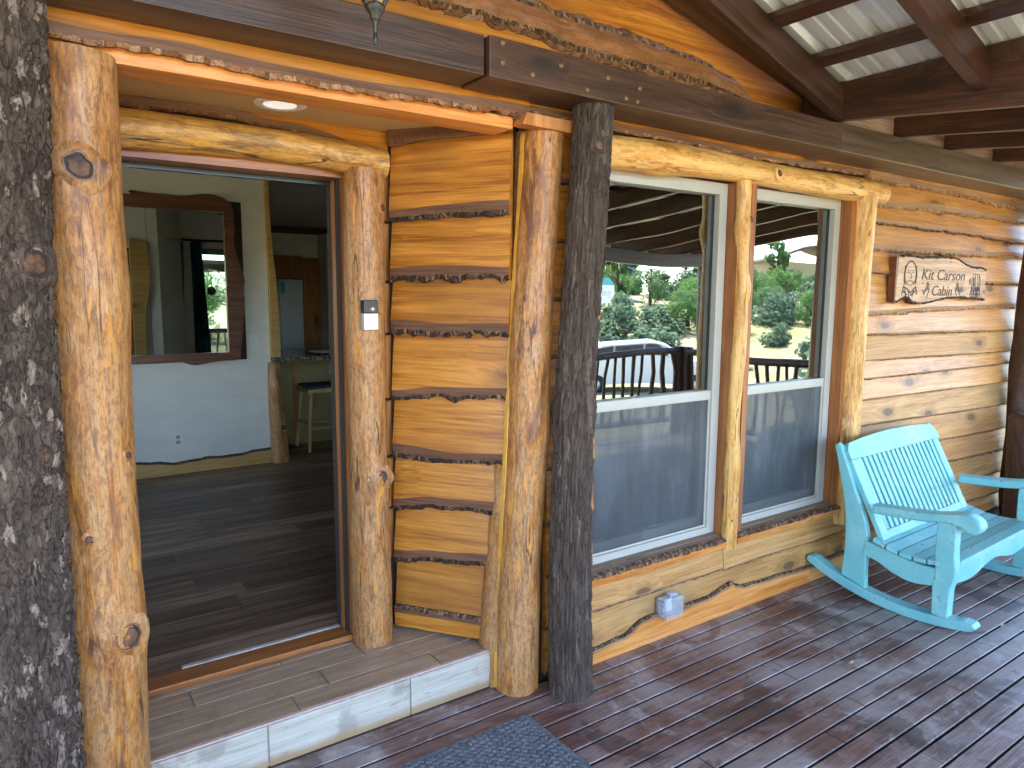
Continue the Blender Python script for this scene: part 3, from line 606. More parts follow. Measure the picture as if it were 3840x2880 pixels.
# header half log, knots
hl = log([(1.93, 2.31, 2.255), (2.4, 2.30, 2.262), (2.9, 2.30, 2.27), (3.5, 2.30, 2.262), (4.25, 2.30, 2.262)], lambda u: 0.066+0.006*math.sin(u*9)-0.004*u, rows=110, n=32, seed=3.1, lump=0.10, fine=0.03, bulges=((0.62, 4.4, 0.05, 0.015), (0.2, 4.0, 0.09, 0.012)))
hlo = hl.obj('window_header_log', ['peeled_gold_x', 'cut_yellow'], cabin)
knot(hlo, (3.17, 2.232, 2.265), (0, -1, 0.1), 0.014, 0.012, collar='peeled_gold')
# mullion slab and side logs
ml = log([(2.968, 2.285, 0.36), (2.963, 2.285, 1.0), (2.978, 2.285, 1.6), (2.960, 2.285, 2.215)], lambda u: 0.040-0.004*u+0.004*math.sin(u*14), n=24, rows=70, seed=8.2, lump=0.10, clip=2.30, bulges=((0.72, 0.0, 0.06, 0.02), (0.85, 3.6, 0.05, 0.02), (0.25, 0.2, 0.1, 0.012)))
mlo = ml.obj('mullion_log', ['peeled_gold', 'cut_yellow'], cabin)
knot(mlo, (2.985, 2.252, 2.03), (0.3, -1, 0.1), 0.014, 0.03, collar='peeled_gold'); knot(mlo, (2.99, 2.255, 0.60), (0.1, -1, 0), 0.008, 0.01, collar='peeled_gold')
rl = log([(4.045, 2.295, 0.30), (4.04, 2.295, 1.0), (4.05, 2.295, 1.6), (4.058, 2.295, 2.22)], lambda u: 0.074+0.004*math.sin(u*7), n=40, rows=70, seed=5.5, lump=0.07, clip=2.33, bulges=((0.3, 3.4, 0.08, 0.012),))
rl.obj('window_side_log', ['peeled_gold', 'cut_yellow'], cabin)
sl = log([(1.945, 2.295, 0.33), (1.93, 2.295, 1.2), (1.935, 2.295, 2.2)], 0.045, n=24, rows=40, seed=6.5, clip=2.325); sl.obj('window_side_log', ['peeled_gold', 'cut_yellow'], cabin)
# live-edge sills
def sill(x0, x1, seed):
    m = MB(); n = int((x1-x0)/0.012); V = []
    for i in range(n+1):
        x = x0+(x1-x0)*i/n; yf = 2.262+0.012*fbm(x*5, seed); j = lambda k, a: a*N3(x*75, k*3.7, seed)
        V += [(x, 2.352, 0.434), (x, yf+0.03, 0.426+j(1, .002)), (x, yf+0.008+j(2, .005), 0.418+j(3, .005)), (x, yf+j(4, .004), 0.404+j(5, .004)), (x, yf+0.001, 0.394), (x, yf+0.006, 0.372), (x, 2.33, 0.370)]
    fs = [(i*7+k, i*7+k+1, (i+1)*7+k+1, (i+1)*7+k) for i in range(n) for k in range(6)]
    m.v = V; m.f = fs; m.mi = [(0, 2, 2, 1, 1, 1)[k] for i in range(n) for k in range(6)]; m.sm = [False]*len(fs)
    m.f += [tuple(range(7)), tuple(n*7+k for k in range(6, -1, -1))]; m.mi += [1, 1]; m.sm += [False]*2
    m.obj('window_sill', ['sill_top', 'trim_orange', 'bark_edge'], cabin)
wood('sill_top', (0.13, 0.095, 0.07), (0.20, 0.15, 0.115), (0.27, 0.21, 0.165), rough=0.7, knots=0.0, blot=0.3)
sill(1.90, 2.953, 1.2); sill(3.02, 3.99, 4.7)

# --- entry alcove: splayed side wall
A_ = Vector((1.346, 2.81, 0)); D_ = Vector((0.594, -0.804, 0)).normalized()
sp_w = Matrix(((D_.x, -D_.y, 0, A_.x), (D_.y, D_.x, 0, A_.y), (0, 0, 1, 0), (0, 0, 0, 1)))   # local x along the splay, local -y faces the porch
m = MB(); m.box(-0.14, 0.52, 0.0, 0.10, 0.0, 2.75); swall = m.obj('entry_side_wall', 'sheathing', cabin, sp_w); swall['label'] = 'splayed entry side wall of wide amber live-edge boards'
seams = [(2.262, 2.283), (1.957, 1.968), (1.708, 1.72), (1.486, 1.494), (1.203, 1.228), (0.95, 0.956), (0.719, 0.744), (0.482, 0.518), (0.20, 0.20)]
pz = lin([(0, 2.325), (1, 2.325)])
for i, (za, zb2) in enumerate(seams):
    zb = lin([(0, za), (0.2, (za+zb2)/2+rnd.uniform(-.01, .012)), (0.48, zb2)])
    ov = 0.03
    m = live_board(0.53, (lambda f: (lambda x: min(2.325, f(x)+ov)))(pz), zb, 70+i*3.3, t0=0.012, t1=0.044 if i else 0.05, wane=0.078 if 0 < i < 8 else (0.09 if i == 0 else 0.005), dx=0.007, rag=0.014 if 0 < i < 8 else 0.003)
    m.obj('siding_board', ['siding', 'wane', 'bark_edge_dark' if i else 'wane'], swall, sp_w)
    if i < 8 and i > 0:   # short batten blocks closing the lap against the door log
        top = min(pz(0)-0.005, 2.26); bot = za+0.008; tx = rnd.uniform(-0.004, 0.004)
        MB().box(-0.068+tx, -0.022+tx, -0.034, 0.0, bot, top, bev=0.002).obj('batten', 'batten', swall, sp_w)
        MB().box(-0.105, -0.070+tx, -0.022, 0.0, bot-0.03, top-0.04, bev=0.002).obj('batten', 'batten', swall, sp_w)
    pz = zb
mbt = live_board(0.50, lin([(0, 0.262), (1, 0.268)]), lin([(0, 0.186), (1, 0.186)]), 99, t0=0.045, t1=0.047, wane=0.004, dx=0.01, rag=0.001); mbt.obj('siding_board', ['siding', 'siding', 'siding'], swall, sp_w)
# bark lip on top of the base board
m = MB(); V = []; n = 60
for i in range(n+1):
    x = 0.5*i/n; j = lambda k, a: a*N3(x*60, k*3.3, 4.4); z = 0.258+0.008*N3(x*8, 2, 1)
    V += [(x, -0.050, z-0.006), (x, -0.054+j(1, .003), z+0.012+j(2, .004)), (x, -0.045+j(3, .004), z+0.028+j(4, .005)), (x, -0.020, z+0.030)]
m.add(V, [(i*4+k, i*4+k+1, (i+1)*4+k+1, (i+1)*4+k) for i in range(n) for k in range(3)]); m.mi = [(0, 1, 1)[k] for i in range(n) for k in range(3)]
m.obj('bark_lip', ['wane', 'bark_edge'], swall, sp_w)
# --- entry back wall around the doorway
m = MB(); m.box(1.105, 1.40, 2.835, 2.95, 0.0, 2.75); m.box(-0.45, 1.105, 2.835, 2.95, 2.135, 2.75); m.box(-0.45, 0.17, 2.835, 2.95, 0.0, 2.135)
bwall = m.obj('entry_back_wall', 'sheathing', cabin)
mb = live_board(1.72, lin([(0, 2.325), (2, 2.325)]), lin([(0, 2.262), (0.6, 2.27), (1.05, 2.29), (1.3, 2.27), (1.72, 2.21)]), 120, t0=0.02, t1=0.03, wane=0.05, dx=0.012, rag=0.004); mb.obj('siding_board', ['siding', 'wane', 'bark_red'], bwall, T(-0.40, 2.835, 0))
# left splay of the alcove, mostly behind the log
sp_l = Matrix(((0.594, 0.804, 0, -0.36), (0.804, -0.594, 0, 2.40), (0, 0, -1, 2.325), (0, 0, 0, 1)))
m = MB(); m.prism([(0.165, 2.835), (0.05, 2.40), (-0.3, 2.40), (-0.3, 2.95), (0.16, 2.95)], 0.0, 2.75, axis='z'); m.obj('entry_side_wall', 'siding', cabin)
# wall left of the entry
m = MB(); m.box(-2.6, 0.06, YW, 2.45, -0.1, 2.75); lw = m.obj('porch_wall', 'sheathing', cabin)
for i in range(11):
    zb_ = 2.10-0.21*i
    add_board(lw, -2.6, 2.66, lin([(0, zb_+0.24), (3, zb_+0.24)]), lin([(0, max(0.02, zb_)), (3, max(0.02, zb_))]), 200+i, ['siding', 'wane', 'bark_edge'], dx=0.05, wane=0.03)
# door frame
df = part('door_frame', cabin, (0.7, 2.85, 0.18))
MB().box(1.118, 1.142, 2.80, 2.975, 0.17, 2.14).obj('jamb', 'jamb_red', df)
MB().box(1.104, 1.1178, 2.86, 2.90, 0.17, 2.135).obj('door_stop', 'jamb_red', df)
MB().box(1.108, 1.1175, 2.905, 2.935, 0.17, 2.135).obj('weather_strip', 'black_rubber', df)
MB().box(0.165, 0.19, 2.80, 2.975, 0.17, 2.14).obj('jamb', 'jamb_red', df)
MB().box(0.19, 1.118, 2.80, 2.975, 2.118, 2.165).obj('head_jamb', 'jamb_red_x', df)
MB().box(0.19, 1.104, 2.905, 2.935, 2.100, 2.1175).obj('weather_strip', 'black_rubber', df)
MB().box(0.19, 1.118, 2.795, 2.90, 0.168, 0.192, bev=0.004).obj('threshold', 'jamb_red_x', df)
MB().box(0.45, 1.10, 2.90, 2.925, 0.17, 0.196, bev=0.004).obj('floor_strip', 'grout', df)
# lintel log and stud log
ll = log([(0.15, 2.78, 2.20), (0.6, 2.775, 2.21), (1.0, 2.77, 2.205), (1.285, 2.77, 2.187)], lambda u: 0.064-0.006*u+0.003*math.sin(u*8), rows=90, n=32, seed=12.3, lump=0.10, fine=0.035, clip=2.81, bulges=((0.82, 2.2, 0.05, 0.012),))
llo = ll.obj('lintel_log', ['peeled_grey', 'cut_yellow'], cabin)
sg = log([(1.190, 2.755, 0.166), (1.188, 2.755, 0.8), (1.182, 2.755, 1.4), (1.188, 2.755, 2.15)], lambda u: 0.083-0.006*u+0.004*math.sin(u*9), n=40, rows=90, seed=14.9, lump=0.06, clip=2.80, bulges=((0.36, 4.9, 0.06, 0.012),))
sgo = sg.obj('door_side_log', ['peeled_log', 'cut_yellow'], cabin)
knot(sgo, (1.205, 2.672, 0.905), (0.05, -1, 0.05), 0.026, 0.016)
knot(sgo, (1.238, 2.69, 2.0), (0.5, -1, 0), 0.012, 0.01)
# entry ceiling, fascia, soffit edge
MB().box(-0.3, 1.86, 2.345, 2.84, 2.326, 2.3445).obj('entry_ceiling', 'entry_ceiling', cabin)
MB().box(-0.3, 1.60, 2.298, 2.43, 2.281, 2.325, bev=0.003).obj('soffit_board', 'trim_orange', cabin)
fb = live_board(1.80, lin([(0, 2.48), (2, 2.48)]), lin([(0, 2.315), (0.35, 2.31), (0.55, 2.316), (0.85, 2.302), (1.05, 2.303), (1.4, 2.315), (1.8, 2.322)]), 140, t0=0.022, t1=0.036, wane=0.06, dx=0.008, rag=0.013)
fb.obj('fascia_board', ['siding', 'wane', 'bark_red'], cabin, T(-0.15, 2.298, 0))
m = MB(); m.prism([(1.60, 2.291), (1.62, 2.334), (1.92, 2.330), (1.92, 2.284), (1.80, 2.287)], 2.235, 2.30); m.obj('fascia_block', 'batten', cabin)
MB().box(-2.6, -0.15, 2.26, 2.33, 2.30, 2.5).obj('fascia_board', 'siding', cabin)
MB().box(-0.4, 2.0, 2.34, 2.45, 2.345, 2.52).obj('fascia_backing', 'sheathing', cabin)
# entry pilaster logs
lg = log([(0.145, 2.325, 0.0), (0.15, 2.325, 0.6), (0.165, 2.325, 1.2), (0.165, 2.325, 1.75), (0.178, 2.325, 2.292)], lambda u: 0.108-0.010*max(0, u-0.8)*5+0.004*math.sin(u*8), n=64, rows=150, seed=21.4, lump=0.06, fine=0.02, clip=2.39, bulges=((0.72, 5.6, 0.14, 0.010), (0.30, 5.3, 0.10, 0.012)))
lgo = lg.obj('entry_log', ['peeled_log', 'cut_yellow'], cabin)
knot(lgo, (0.165, 2.213, 1.985), (-0.05, -1, 0), 0.030, 0.016)
knot(lgo, (0.208, 2.222, 0.675), (0.35, -1, 0.0), 0.032, 0.018, mats=('knot_face', 'knot_dark'))
knot(lgo, (0.115, 2.222, 0.235), (0, -1, 0), 0.012, 0.01); knot(lgo, (0.13, 2.22, 0.98), (0, -1, 0), 0.010, 0.008); knot(lgo, (0.24, 2.25, 1.20), (0.8, -1, 0), 0.009, 0.008)
mg = log([(1.656, 2.33, 0.0), (1.668, 2.33, 0.45), (1.690, 2.33, 0.9), (1.717, 2.33, 1.5), (1.770, 2.33, 2.292)], lambda u: 0.090-0.010*u, n=56, rows=130, seed=25.2, lump=0.07, fine=0.02, clip=2.36, bulges=((0.5, 5.3, 0.10, 0.015), (0.62, 4.2, 0.10, 0.012)))
mgo = mg.obj('entry_log', ['peeled_log', 'cut_yellow'], cabin)
m = MB(); V = []; n = 110
for i in range(n+1):
    u = i/n; z = 0.01+u*2.28; c = 1.650+0.018*u+0.045*u*u+0.03*max(0, u-0.3); wv = 0.004*N3(z*4, 3, 3)+0.0025*N3(z*17, 1, 2)
    x = cat([(0, 1.572), (0.45, 1.586), (0.9, 1.610), (1.5, 1.640), (2.3, 1.693)])(z)
    V += [(x+0.010, 2.335+wv, z), (x-0.004+0.4*wv, 2.350+wv, z), (x-0.005+0.4*wv, 2.372, z), (x+0.05, 2.376, z)]
m.add(V, [(i*4+k, i*4+k+1, (i+1)*4+k+1, (i+1)*4+k) for i in range(n) for k in range(3)]); m.obj('split_edge', 'cut_yellow', mgo)
# rot slot knot on the main log
knot(mgo, (1.688, 2.252, 1.385), (-0.25, -1, 0), 0.022, 0.012, mats=('knot_dark', 'knot_face'))
MB().prism([(1.682, 1.335), (1.690, 1.33), (1.694, 1.39), (1.690, 1.44), (1.684, 1.42)], 2.244, 2.262).obj('rot_slot', 'knot_dark', mgo)
knot(mgo, (1.757, 2.275, 1.08), (0.75, -1, 0), 0.020, 0.014, mats=('knot_face', 'knot_dark'))
bg_ = log([(1.632, 2.42, 0.166), (1.68, 2.42, 0.8), (1.748, 2.42, 1.5), (1.784, 2.42, 2.30)], lambda u: 0.092-0.008*u, n=36, rows=90, seed=31.2, lump=0.06, clip=2.5)
bg_.obj('entry_log', ['peeled_log', 'cut_yellow'], cabin)['label'] = 'darker log tucked behind the split-edged one'
bl2 = log([(1.585, 2.40, 0.0), (1.59, 2.40, 0.17)], 0.035, n=16, rows=4, seed=3); bl2.obj('log_foot', ['peeled_log', 'cut_yellow'], cabin)

# --- tiled entry step
step = part('entry_step', cabin, (0.9, 2.6, 0)); step['label'] = 'low entry step clad in wood-look tile'
MB().box(0.06, 1.62, 2.404, 2.835, 0.0, 0.1585).obj('grout_bed', 'grout', step)
MB().box(0.06, 1.62, 2.3935, 2.4035, 0.003, 0.1645).obj('edge_grout', 'grout_pink', step)
rows_t = [(2.402, 2.512), (2.519, 2.638), (2.645, 2.764), (2.771, 2.835)]
cutsx = [[0.06, 0.755, 1.335, 1.62], [0.06, 0.905, 1.50, 1.62], [0.06, 0.445, 1.11, 1.62], [0.06, 0.8, 1.62]]
for (y0, y1), cx in zip(rows_t, cutsx):
    for a, b in zip(cx, cx[1:]):
        MB().box(0, b-a-0.006, 0, y1-y0, 0, 0.0075, bev=0.0012).obj('tile', 'tile', step, T(a+0.003, y0, 0.1585))
for a, b in ((0.06, 0.632), (0.632, 1.185), (1.185, 1.60)):
    MB().box(0, b-a-0.006, 0, 0.009, 0, 0.153, bev=0.0012).obj('tile', 'tile_face', step, T(a+0.003, 2.386, 0.004))
MB().box(0.06, 1.60, 2.382, 2.40, -0.001, 0.0035).obj('painted_step_shadow', 'sheathing', step)  # dark strip painting the shade line under the step face

# --- gable wall above the beam
gw = MB(); gw.prism([(-2.4, 2.50), (3.75, 2.50), (3.75, 2.60), (0.7, 3.60), (-2.4, 2.60)], 2.34, 2.45); gable = gw.obj('gable_wall', 'sheathing', cabin); gable['label'] = 'gable of wide amber boards with a broad bark-faced slab'
rake = lambda x: 2.60+0.232*(3.72-x)+0.06
gz = [(2.50, 2.62, 'siding', 0.01), (2.60, 2.775, 'siding', 0.05), (2.755, 2.93, 'siding', 0.05), (2.91, 3.10, 'siding', 0.05), (3.08, 3.30, 'siding', 0.05)]
add_board(gable, -0.6, 4.34, (lambda x: min(2.72, rake(x-0.6))), lin([(0, 2.44), (4, 2.44)]), 301, ['siding', 'wane', 'bark_red'], y=2.335, wane=0.004, dx=0.03)
# the bark-faced slab: its upper and lower edges are ragged
m = MB(); n = 260; V = []
zl = lin([(0.4, 2.645), (1.2, 2.640), (1.65, 2.632), (1.9, 2.598), (2.3, 2.598), (2.62, 2.60), (3.0, 2.585)]); zu = lin([(0.4, 2.80), (1.7, 2.775), (2.2, 2.765), (2.6, 2.742), (2.85, 2.70), (3.0, 2.62)])
for i in range(n+1):
    x = 0.3+2.7*i/n; rg1 = 0.014*fbm(x*14, 1, 2, 4); rg2 = 0.012*fbm(x*13, 5, 2, 4); lo = zl(x)+rg1; hi = max(lo+0.006, zu(x)+rg2); nr = 9
    for k in range(nr):
        f = k/(nr-1); yy = 2.322-0.034*(math.sin(math.pi*f)**0.4)-0.006*fbm(x*9, f*5, 3, 3)
        V.append((x, yy, lo+(hi-lo)*f))
m.add(V, [(i*9+k, i*9+k+1, (i+1)*9+k+1, (i+1)*9+k) for i in range(n) for k in range(8)]); m.mi = [(1, 2, 0, 0, 0, 0, 2, 1)[k] for i in range(n) for k in range(8)]
m.obj('bark_slab', ['slab_face', 'bark_red', 'bark_edge'], gable)
for (za, zb_, sd) in ((2.62, 2.96, 305), (2.93, 3.25, 306)):
    m = live_board(3.72, (lambda zz: (lambda x: max(2.58, min(zz, rake(x)))))(zb_), (lambda zz: (lambda x: min(zz, rake(x)-0.03)))(za), sd, t0=0.012, t1=0.014, wane=0.004, dx=0.03, rag=0.002); m.obj('siding_board', ['siding', 'wane', 'bark_red'], gable, T(0.0, 2.336, 0))

# ================================================================== PORCH ROOF
roof = thing('porch_roof', (2, 0.6, 2.38), 'dark timber porch roof with rafters under ribbed metal sheets', 'roof')
def beam(name, p0, p1, w, hgt, mat, par, bev=0.004, up=(0, 0, 1)):
    """sawn timber from p0 to p1 (centre line of its underside); local x runs along it"""
    p0, p1 = Vector(p0), Vector(p1); d = (p1-p0); L = d.length; d.normalize(); u = Vector(up); yv = u.cross(d).normalized(); zv = d.cross(yv)
    M = Matrix(((d.x, yv.x, zv.x, p0.x), (d.y, yv.y, zv.y, p0.y), (d.z, yv.z, zv.z, p0.z), (0, 0, 0, 1)))
    return MB().box(0, L, -w/2, w/2, 0, hgt, bev=bev).obj(name, mat, par, M)
b1 = beam('beam', (-2.6, 2.19, 2.383), (1.345, 2.19, 2.386), 0.18, 0.128, 'dark_beam', roof); b1['label'] = 'dark porch beam over the entry'
b2 = beam('beam', (1.352, 2.18, 2.380), (3.45, 2.18, 2.380), 0.20, 0.132, 'dark_beam', roof); b2['label'] = 'bolted splice length of the porch beam'
b3 = beam('beam', (3.452, 2.185, 2.381), (6.95, 2.185, 2.381), 0.205, 0.138, 'dark_beam_worn', roof); b3['label'] = 'water streaked end of the porch beam'
for (x, z) in ((1.405, 2.495), (1.405, 2.432), (1.53, 2.415), (1.655, 2.467), (1.78, 2.405), (1.88, 2.463), (1.975, 2.405), (2.045, 2.452), (2.035, 2.402)):
    m = MB(); m.lathe([(0.0001, 0.006), (0.0075, 0.0045), (0.0085, 0.0), (0.0105, -0.0005), (0.011, -0.004)], 12); m.obj('bolt_head', 'bolt_rust', b2, T(x, 2.080, z) @ Matrix.Rotation(R(90), 4, 'X'))
SL = 0.324
# gable rafters (both slopes), the pair against the wall and those further out
rx = 3.42; rz = 2.527; RX = 0.70
def rafter_pair(y, w, hgt, mat):
    xr = rx; zr = rz; zt = zr+SL*(xr-RX)
    o = beam('rafter', (xr-0.001, y, zr), (RX, y, zt), w, hgt, mat, roof)
    beam('rafter', (2*RX-xr, y, zr), (RX-0.004, y, zt), w, hgt, mat, roof)
    return o
rafter_pair(2.095, 0.055, 0.148, 'dark_beam')
beam('barge_rafter', (3.72, 2.205, 2.592), (RX, 2.205, 2.592+0.232*(3.72-RX)), 0.16, 0.20, 'dark_beam', roof)
rafter_pair(1.45, 0.06, 0.135, 'red_beam'); rafter_pair(0.82, 0.06, 0.135, 'red_beam'); rafter_pair(0.2, 0.06, 0.135, 'red_beam'); rafter_pair(-0.42, 0.06, 0.135, 'red_beam'); rafter_pair(-1.04, 0.06, 0.135, 'red_beam')
# shed rafters that carry them and run out to the eave
SH = 0.113
for i, x in enumerate((3.445, 4.06, 4.64, 5.30, 5.93, 6.55, 7.15)):
    zz = 2.524
    beam('rafter', (x, 2.30, zz+SH*0.22), (x, -1.55, zz-SH*3.63), 0.045, 0.185 if i == 0 else 0.145, 'red_beam', roof)
for x in (-2.045, -2.65): beam('rafter', (x, 2.30, 2.549), (x, -1.55, 2.114), 0.045, 0.185, 'red_beam', roof)
for a, b in ((3.47, 4.036), (4.084, 4.616), (4.664, 5.276), (5.324, 5.906), (5.954, 6.526), (6.574, 6.94)):
    MB().box(0, b-a, 0, 0.03, 0, 0.14, bev=0.002).obj('frieze_block', 'block_wood', roof, T(a, 2.135, 2.521))
# purlins across the gable rafters, shed purlins
def gz_(x, off=0.0): return rz+SL*(rx-x)+off
for x in (3.20, 2.86, 2.30, 1.75, 1.2):
    th = math.atan(SL)
    beam('purlin', (x, 2.30, gz_(x, 0.150)), (x, -1.55, gz_(x, 0.150)), 0.075, 0.036, 'red_beam', roof, up=(math.sin(th), 0, math.cos(th)))
for x in (0.2, -0.4, -1.0, -1.6): beam('purlin', (x, 2.30, gz_(2*RX-x, 0.150)), (x, -1.55, gz_(2*RX-x, 0.150)), 0.075, 0.036, 'red_beam', roof)
for yy in (1.75, 1.1, 0.45, -0.2, -0.85, -1.5): beam('purlin', (3.5, yy, 2.524+0.1475-SH*(2.08-yy)), (7.2, yy, 2.524+0.1475-SH*(2.08-yy)), 0.085, 0.036, 'red_beam', roof)
# ribbed steel: profile across, extruded down the slope
def rib_profile(a, b, step):
    pr = []; q = a
    while q < b:
        pr += [(q, 0), (q+0.018, 0.028), (q+0.045, 0.028), (q+0.063, 0), (q+0.11, 0), (q+0.118, 0.006), (q+0.132, 0.006), (q+0.14, 0), (q+0.175, 0), (q+0.183, 0.006), (q+0.197, 0.006), (q+0.205, 0)]; q += step
    pr.append((q, 0)); return pr
def sheet(name, prof, fn):
    m = MB(); n = len(prof); V = [fn(a, h, 0) for a, h in prof]+[fn(a, h, 1) for a, h in prof]
    m.add(V, [(i, i+1, n+i+1, n+i) for i in range(n-1)]); V2 = [(x, y, z+0.002) for x, y, z in V]; m.add(V2, [(n+i, n+i+1, i+1, i) for i in range(n-1)])
    return m.obj(name, 'roof_steel', roof)
for y0 in (-1.75, -0.75, 0.25, 1.25):
    pr = rib_profile(y0, y0+0.99, 0.25)
    o_ = sheet('roof_sheet', pr, lambda a, h, e: ((3.56, a, gz_(3.56, 0.188)+h) if e else (RX, a, gz_(RX, 0.188)+h)))
    sheet('roof_sheet', pr, lambda a, h, e: ((2*RX-3.56, a, gz_(3.56, 0.188)+h) if e else (RX, a, gz_(RX, 0.188)+h)))
for x0 in (3.43, 4.43, 5.43, 6.43):
    pr = rib_profile(x0, x0+0.99, 0.25)
    sheet('roof_sheet', pr, lambda a, h, e: (a, 2.45 if e else -1.75, 2.524+0.186-SH*(2.08-(2.45 if e else -1.75))+h))
for x0 in (-3.2, -2.2):  # out-of-view sheets left of the gable, added to block light
    pr = rib_profile(x0, x0+0.2 if x0 > -3 else x0+0.99, 0.25)
    sheet('roof_sheet', pr, lambda a, h, e: (a, 2.45 if e else -1.75, 2.524+0.186-SH*(2.08-(2.45 if e else -1.75))+h))
m = MB(); m.prism([(2.28, 2.69), (-1.60, 2.27), (-1.60, 2.7065), (2.28, 2.7065)], 3.425, 3.462, axis='x'); m.obj('valley_board', 'dark_beam', roof)
beam('outer_beam', (-3.1, -1.12, 2.02), (7.3, -1.12, 2.02), 0.14, 0.14, 'dark_beam', roof)
beam('eave_board', (-3.2, -1.72, 2.10), (7.4, -1.72, 2.10), 0.025, 0.16, 'vinyl', roof)
# main roof of the house behind
m = MB(); m.prism([(2.40, 2.78), (6.2, 3.9), (10.2, 2.7), (10.2, 2.8), (6.2, 4.02), (2.40, 2.90)], -3.2, 7.2, axis='x'); m.obj('main_roof', 'brown_paint', cabin)

# ================================================================== POSTS
def bark_post(name, pts, r, seed, kind, label, mats, n, rows, grp=None):
    P0 = Vector(pts[0]); o = thing(name, P0, label, 'post', grp)
    m = MB(); L = pts[-1][2]-pts[0][2]; fx = cat([(p[2], p[0]) for p in pts]); fy = cat([(p[2], p[1]) for p in pts]); V = []
    for i in range(rows+1):
        z = pts[0][2]+L*i/rows; u = i/rows; rr0 = r(u)
        for k in range(n):
            th = 2*math.pi*k/n; c, s_ = math.cos(th), math.sin(th)
            if kind == 'plates':
                w_ = Vector((c*9+seed+0.9*N3(c*3, s_*3, z*6), s_*9, z*30+1.2*N3(c*4+5, s_*4, z*7)))
                d, _ = noise.voronoi(w_); e = min(1.0, (d[1]-d[0])*3.2); h = 0.012*e+0.005*fbm(c*14, s_*14, z*38, 3)+0.007*N3(c*9+seed, s_*9, z*1.5)
            else:
                w_ = Vector((c*8+seed+0.8*N3(c*2, s_*2, z*4), s_*8, z*7.0+0.8*N3(c*5, s_*5, z*6))); d, _ = noise.voronoi(w_); e = min(1.0, (d[1]-d[0])*2.2)
                h = 0.0085*e+0.0045*fbm(c*13+seed, s_*13, z*34, 3)+0.004*N3(c*11, s_*11+seed, z*2.2)
            rr = rr0*(1+0.05*N3(c+seed, s_, z*1.8))+h-0.006
            V.append((fx(z)+rr*c, fy(z)+rr*s_, z))
    m.add(V, [(i*n+k, i*n+(k+1) % n, (i+1)*n+(k+1) % n, (i+1)*n+k) for i in range(rows) for k in range(n)], 0, True)
    m.add(V[-n:], [tuple(range(n))], 1)
    m.obj('trunk', mats, o); return o
p1 = bark_post('porch_post', [(-0.035, 2.165, -0.002), (-0.035, 2.165, 0.6), (-0.03, 2.165, 1.3), (0.0, 2.165, 2.385)], lambda u: 0.112-0.006*u, 3.7, 'plates', 'thick bark-covered post with cut branch stubs beside the peeled entry log', ['bark_flaky', 'knot_face'], 170, 360)
knot(p1, (0.045, 2.085, 1.725), (0.55, -1, -0.12), 0.034, 0.055, mats=('knot_face', 'knot_dark'), collar='bark_flaky', name='branch_stub')
knot(p1, (0.035, 2.085, 1.262), (0.55, -1, 0.0), 0.024, 0.030, mats=('knot_face', 'knot_dark'), collar='bark_flaky', name='branch_stub')
knot(p1, (0.052, 2.10, 2.03), (0.9, -1, 0.0), 0.018, 0.02, mats=('knot_face', 'knot_dark'), collar='bark_flaky', name='branch_stub')
p2 = bark_post('porch_post', [(1.825, 2.175, -0.002), (1.815, 2.175, 0.5), (1.822, 2.175, 1.2), (1.872, 2.175, 2.0), (1.894, 2.175, 2.384)], lambda u: 0.092-0.014*min(1, u*2)+0.008*math.exp(-((u-0.50)/0.03)**2), 9.1, 'ridges', 'slim grey bark post standing between the entry logs and the window', ['bark_grey', 'knot_face'], 150, 340)
knot(p2, (1.888, 2.128, 1.21), (0.9, -0.7, 0), 0.020, 0.03, mats=('bark_grey', 'knot_dark'), collar='bark_grey', name='branch_stub'); knot(p2, (1.893, 2.115, 1.57), (0.6, -0.8, 0), 0.007, 0.02, name='branch_stub'); knot(p2, (1.86, 2.098, 2.22), (-0.2, -1, 0), 0.018, 0.015, collar='bark_grey', name='branch_stub')
# dark varnished corner post and its stout foot log
p3 = thing('corner_post', (6.27, 2.15, 0), 'dark varnished log post at the far porch corner', 'post')
lp = log([(6.27, 2.15, 0.0), (6.25, 2.15, 0.9), (6.23, 2.15, 1.6), (6.24, 2.15, 2.385)], lambda u: 0.115+0.008*math.sin(u*5), n=30, rows=60, seed=2.2, lump=0.12); lp.obj('trunk', ['peeled_dark', 'knot_face'], p3)
bmx = MB(); bmx.tube([(6.20, 2.10, 1.60), (6.12, 2.08, 1.64), (6.10, 2.07, 1.66)], [0.06, 0.045, 0.03], 12); bmx.obj('branch_stub', 'peeled_dark', p3)
p4 = thing('railing_post', (5.88, 1.93, 0), 'stout reddish brown stump post with rounded top beside the far corner', 'post')
lp = log([(5.90, 1.93, 0.0), (5.86, 1.93, 0.4), (5.84, 1.93, 0.80), (5.84, 1.93, 0.835), (5.84, 1.93, 0.855)], lambda u: 0.165 if u < 0.95 else 0.165-0.9*(u-0.95), n=30, rows=50, seed=5.2, lump=0.10); lp.obj('trunk', ['peeled_dark', 'knot_face'], p4)
knot(p4, (5.77, 1.79, 0.47), (-0.6, -1, 0), 0.03, 0.02, collar='peeled_dark'); knot(p4, (5.70, 1.88, 0.70), (-1, -0.5, 0), 0.012, 0.05, name='branch_stub')

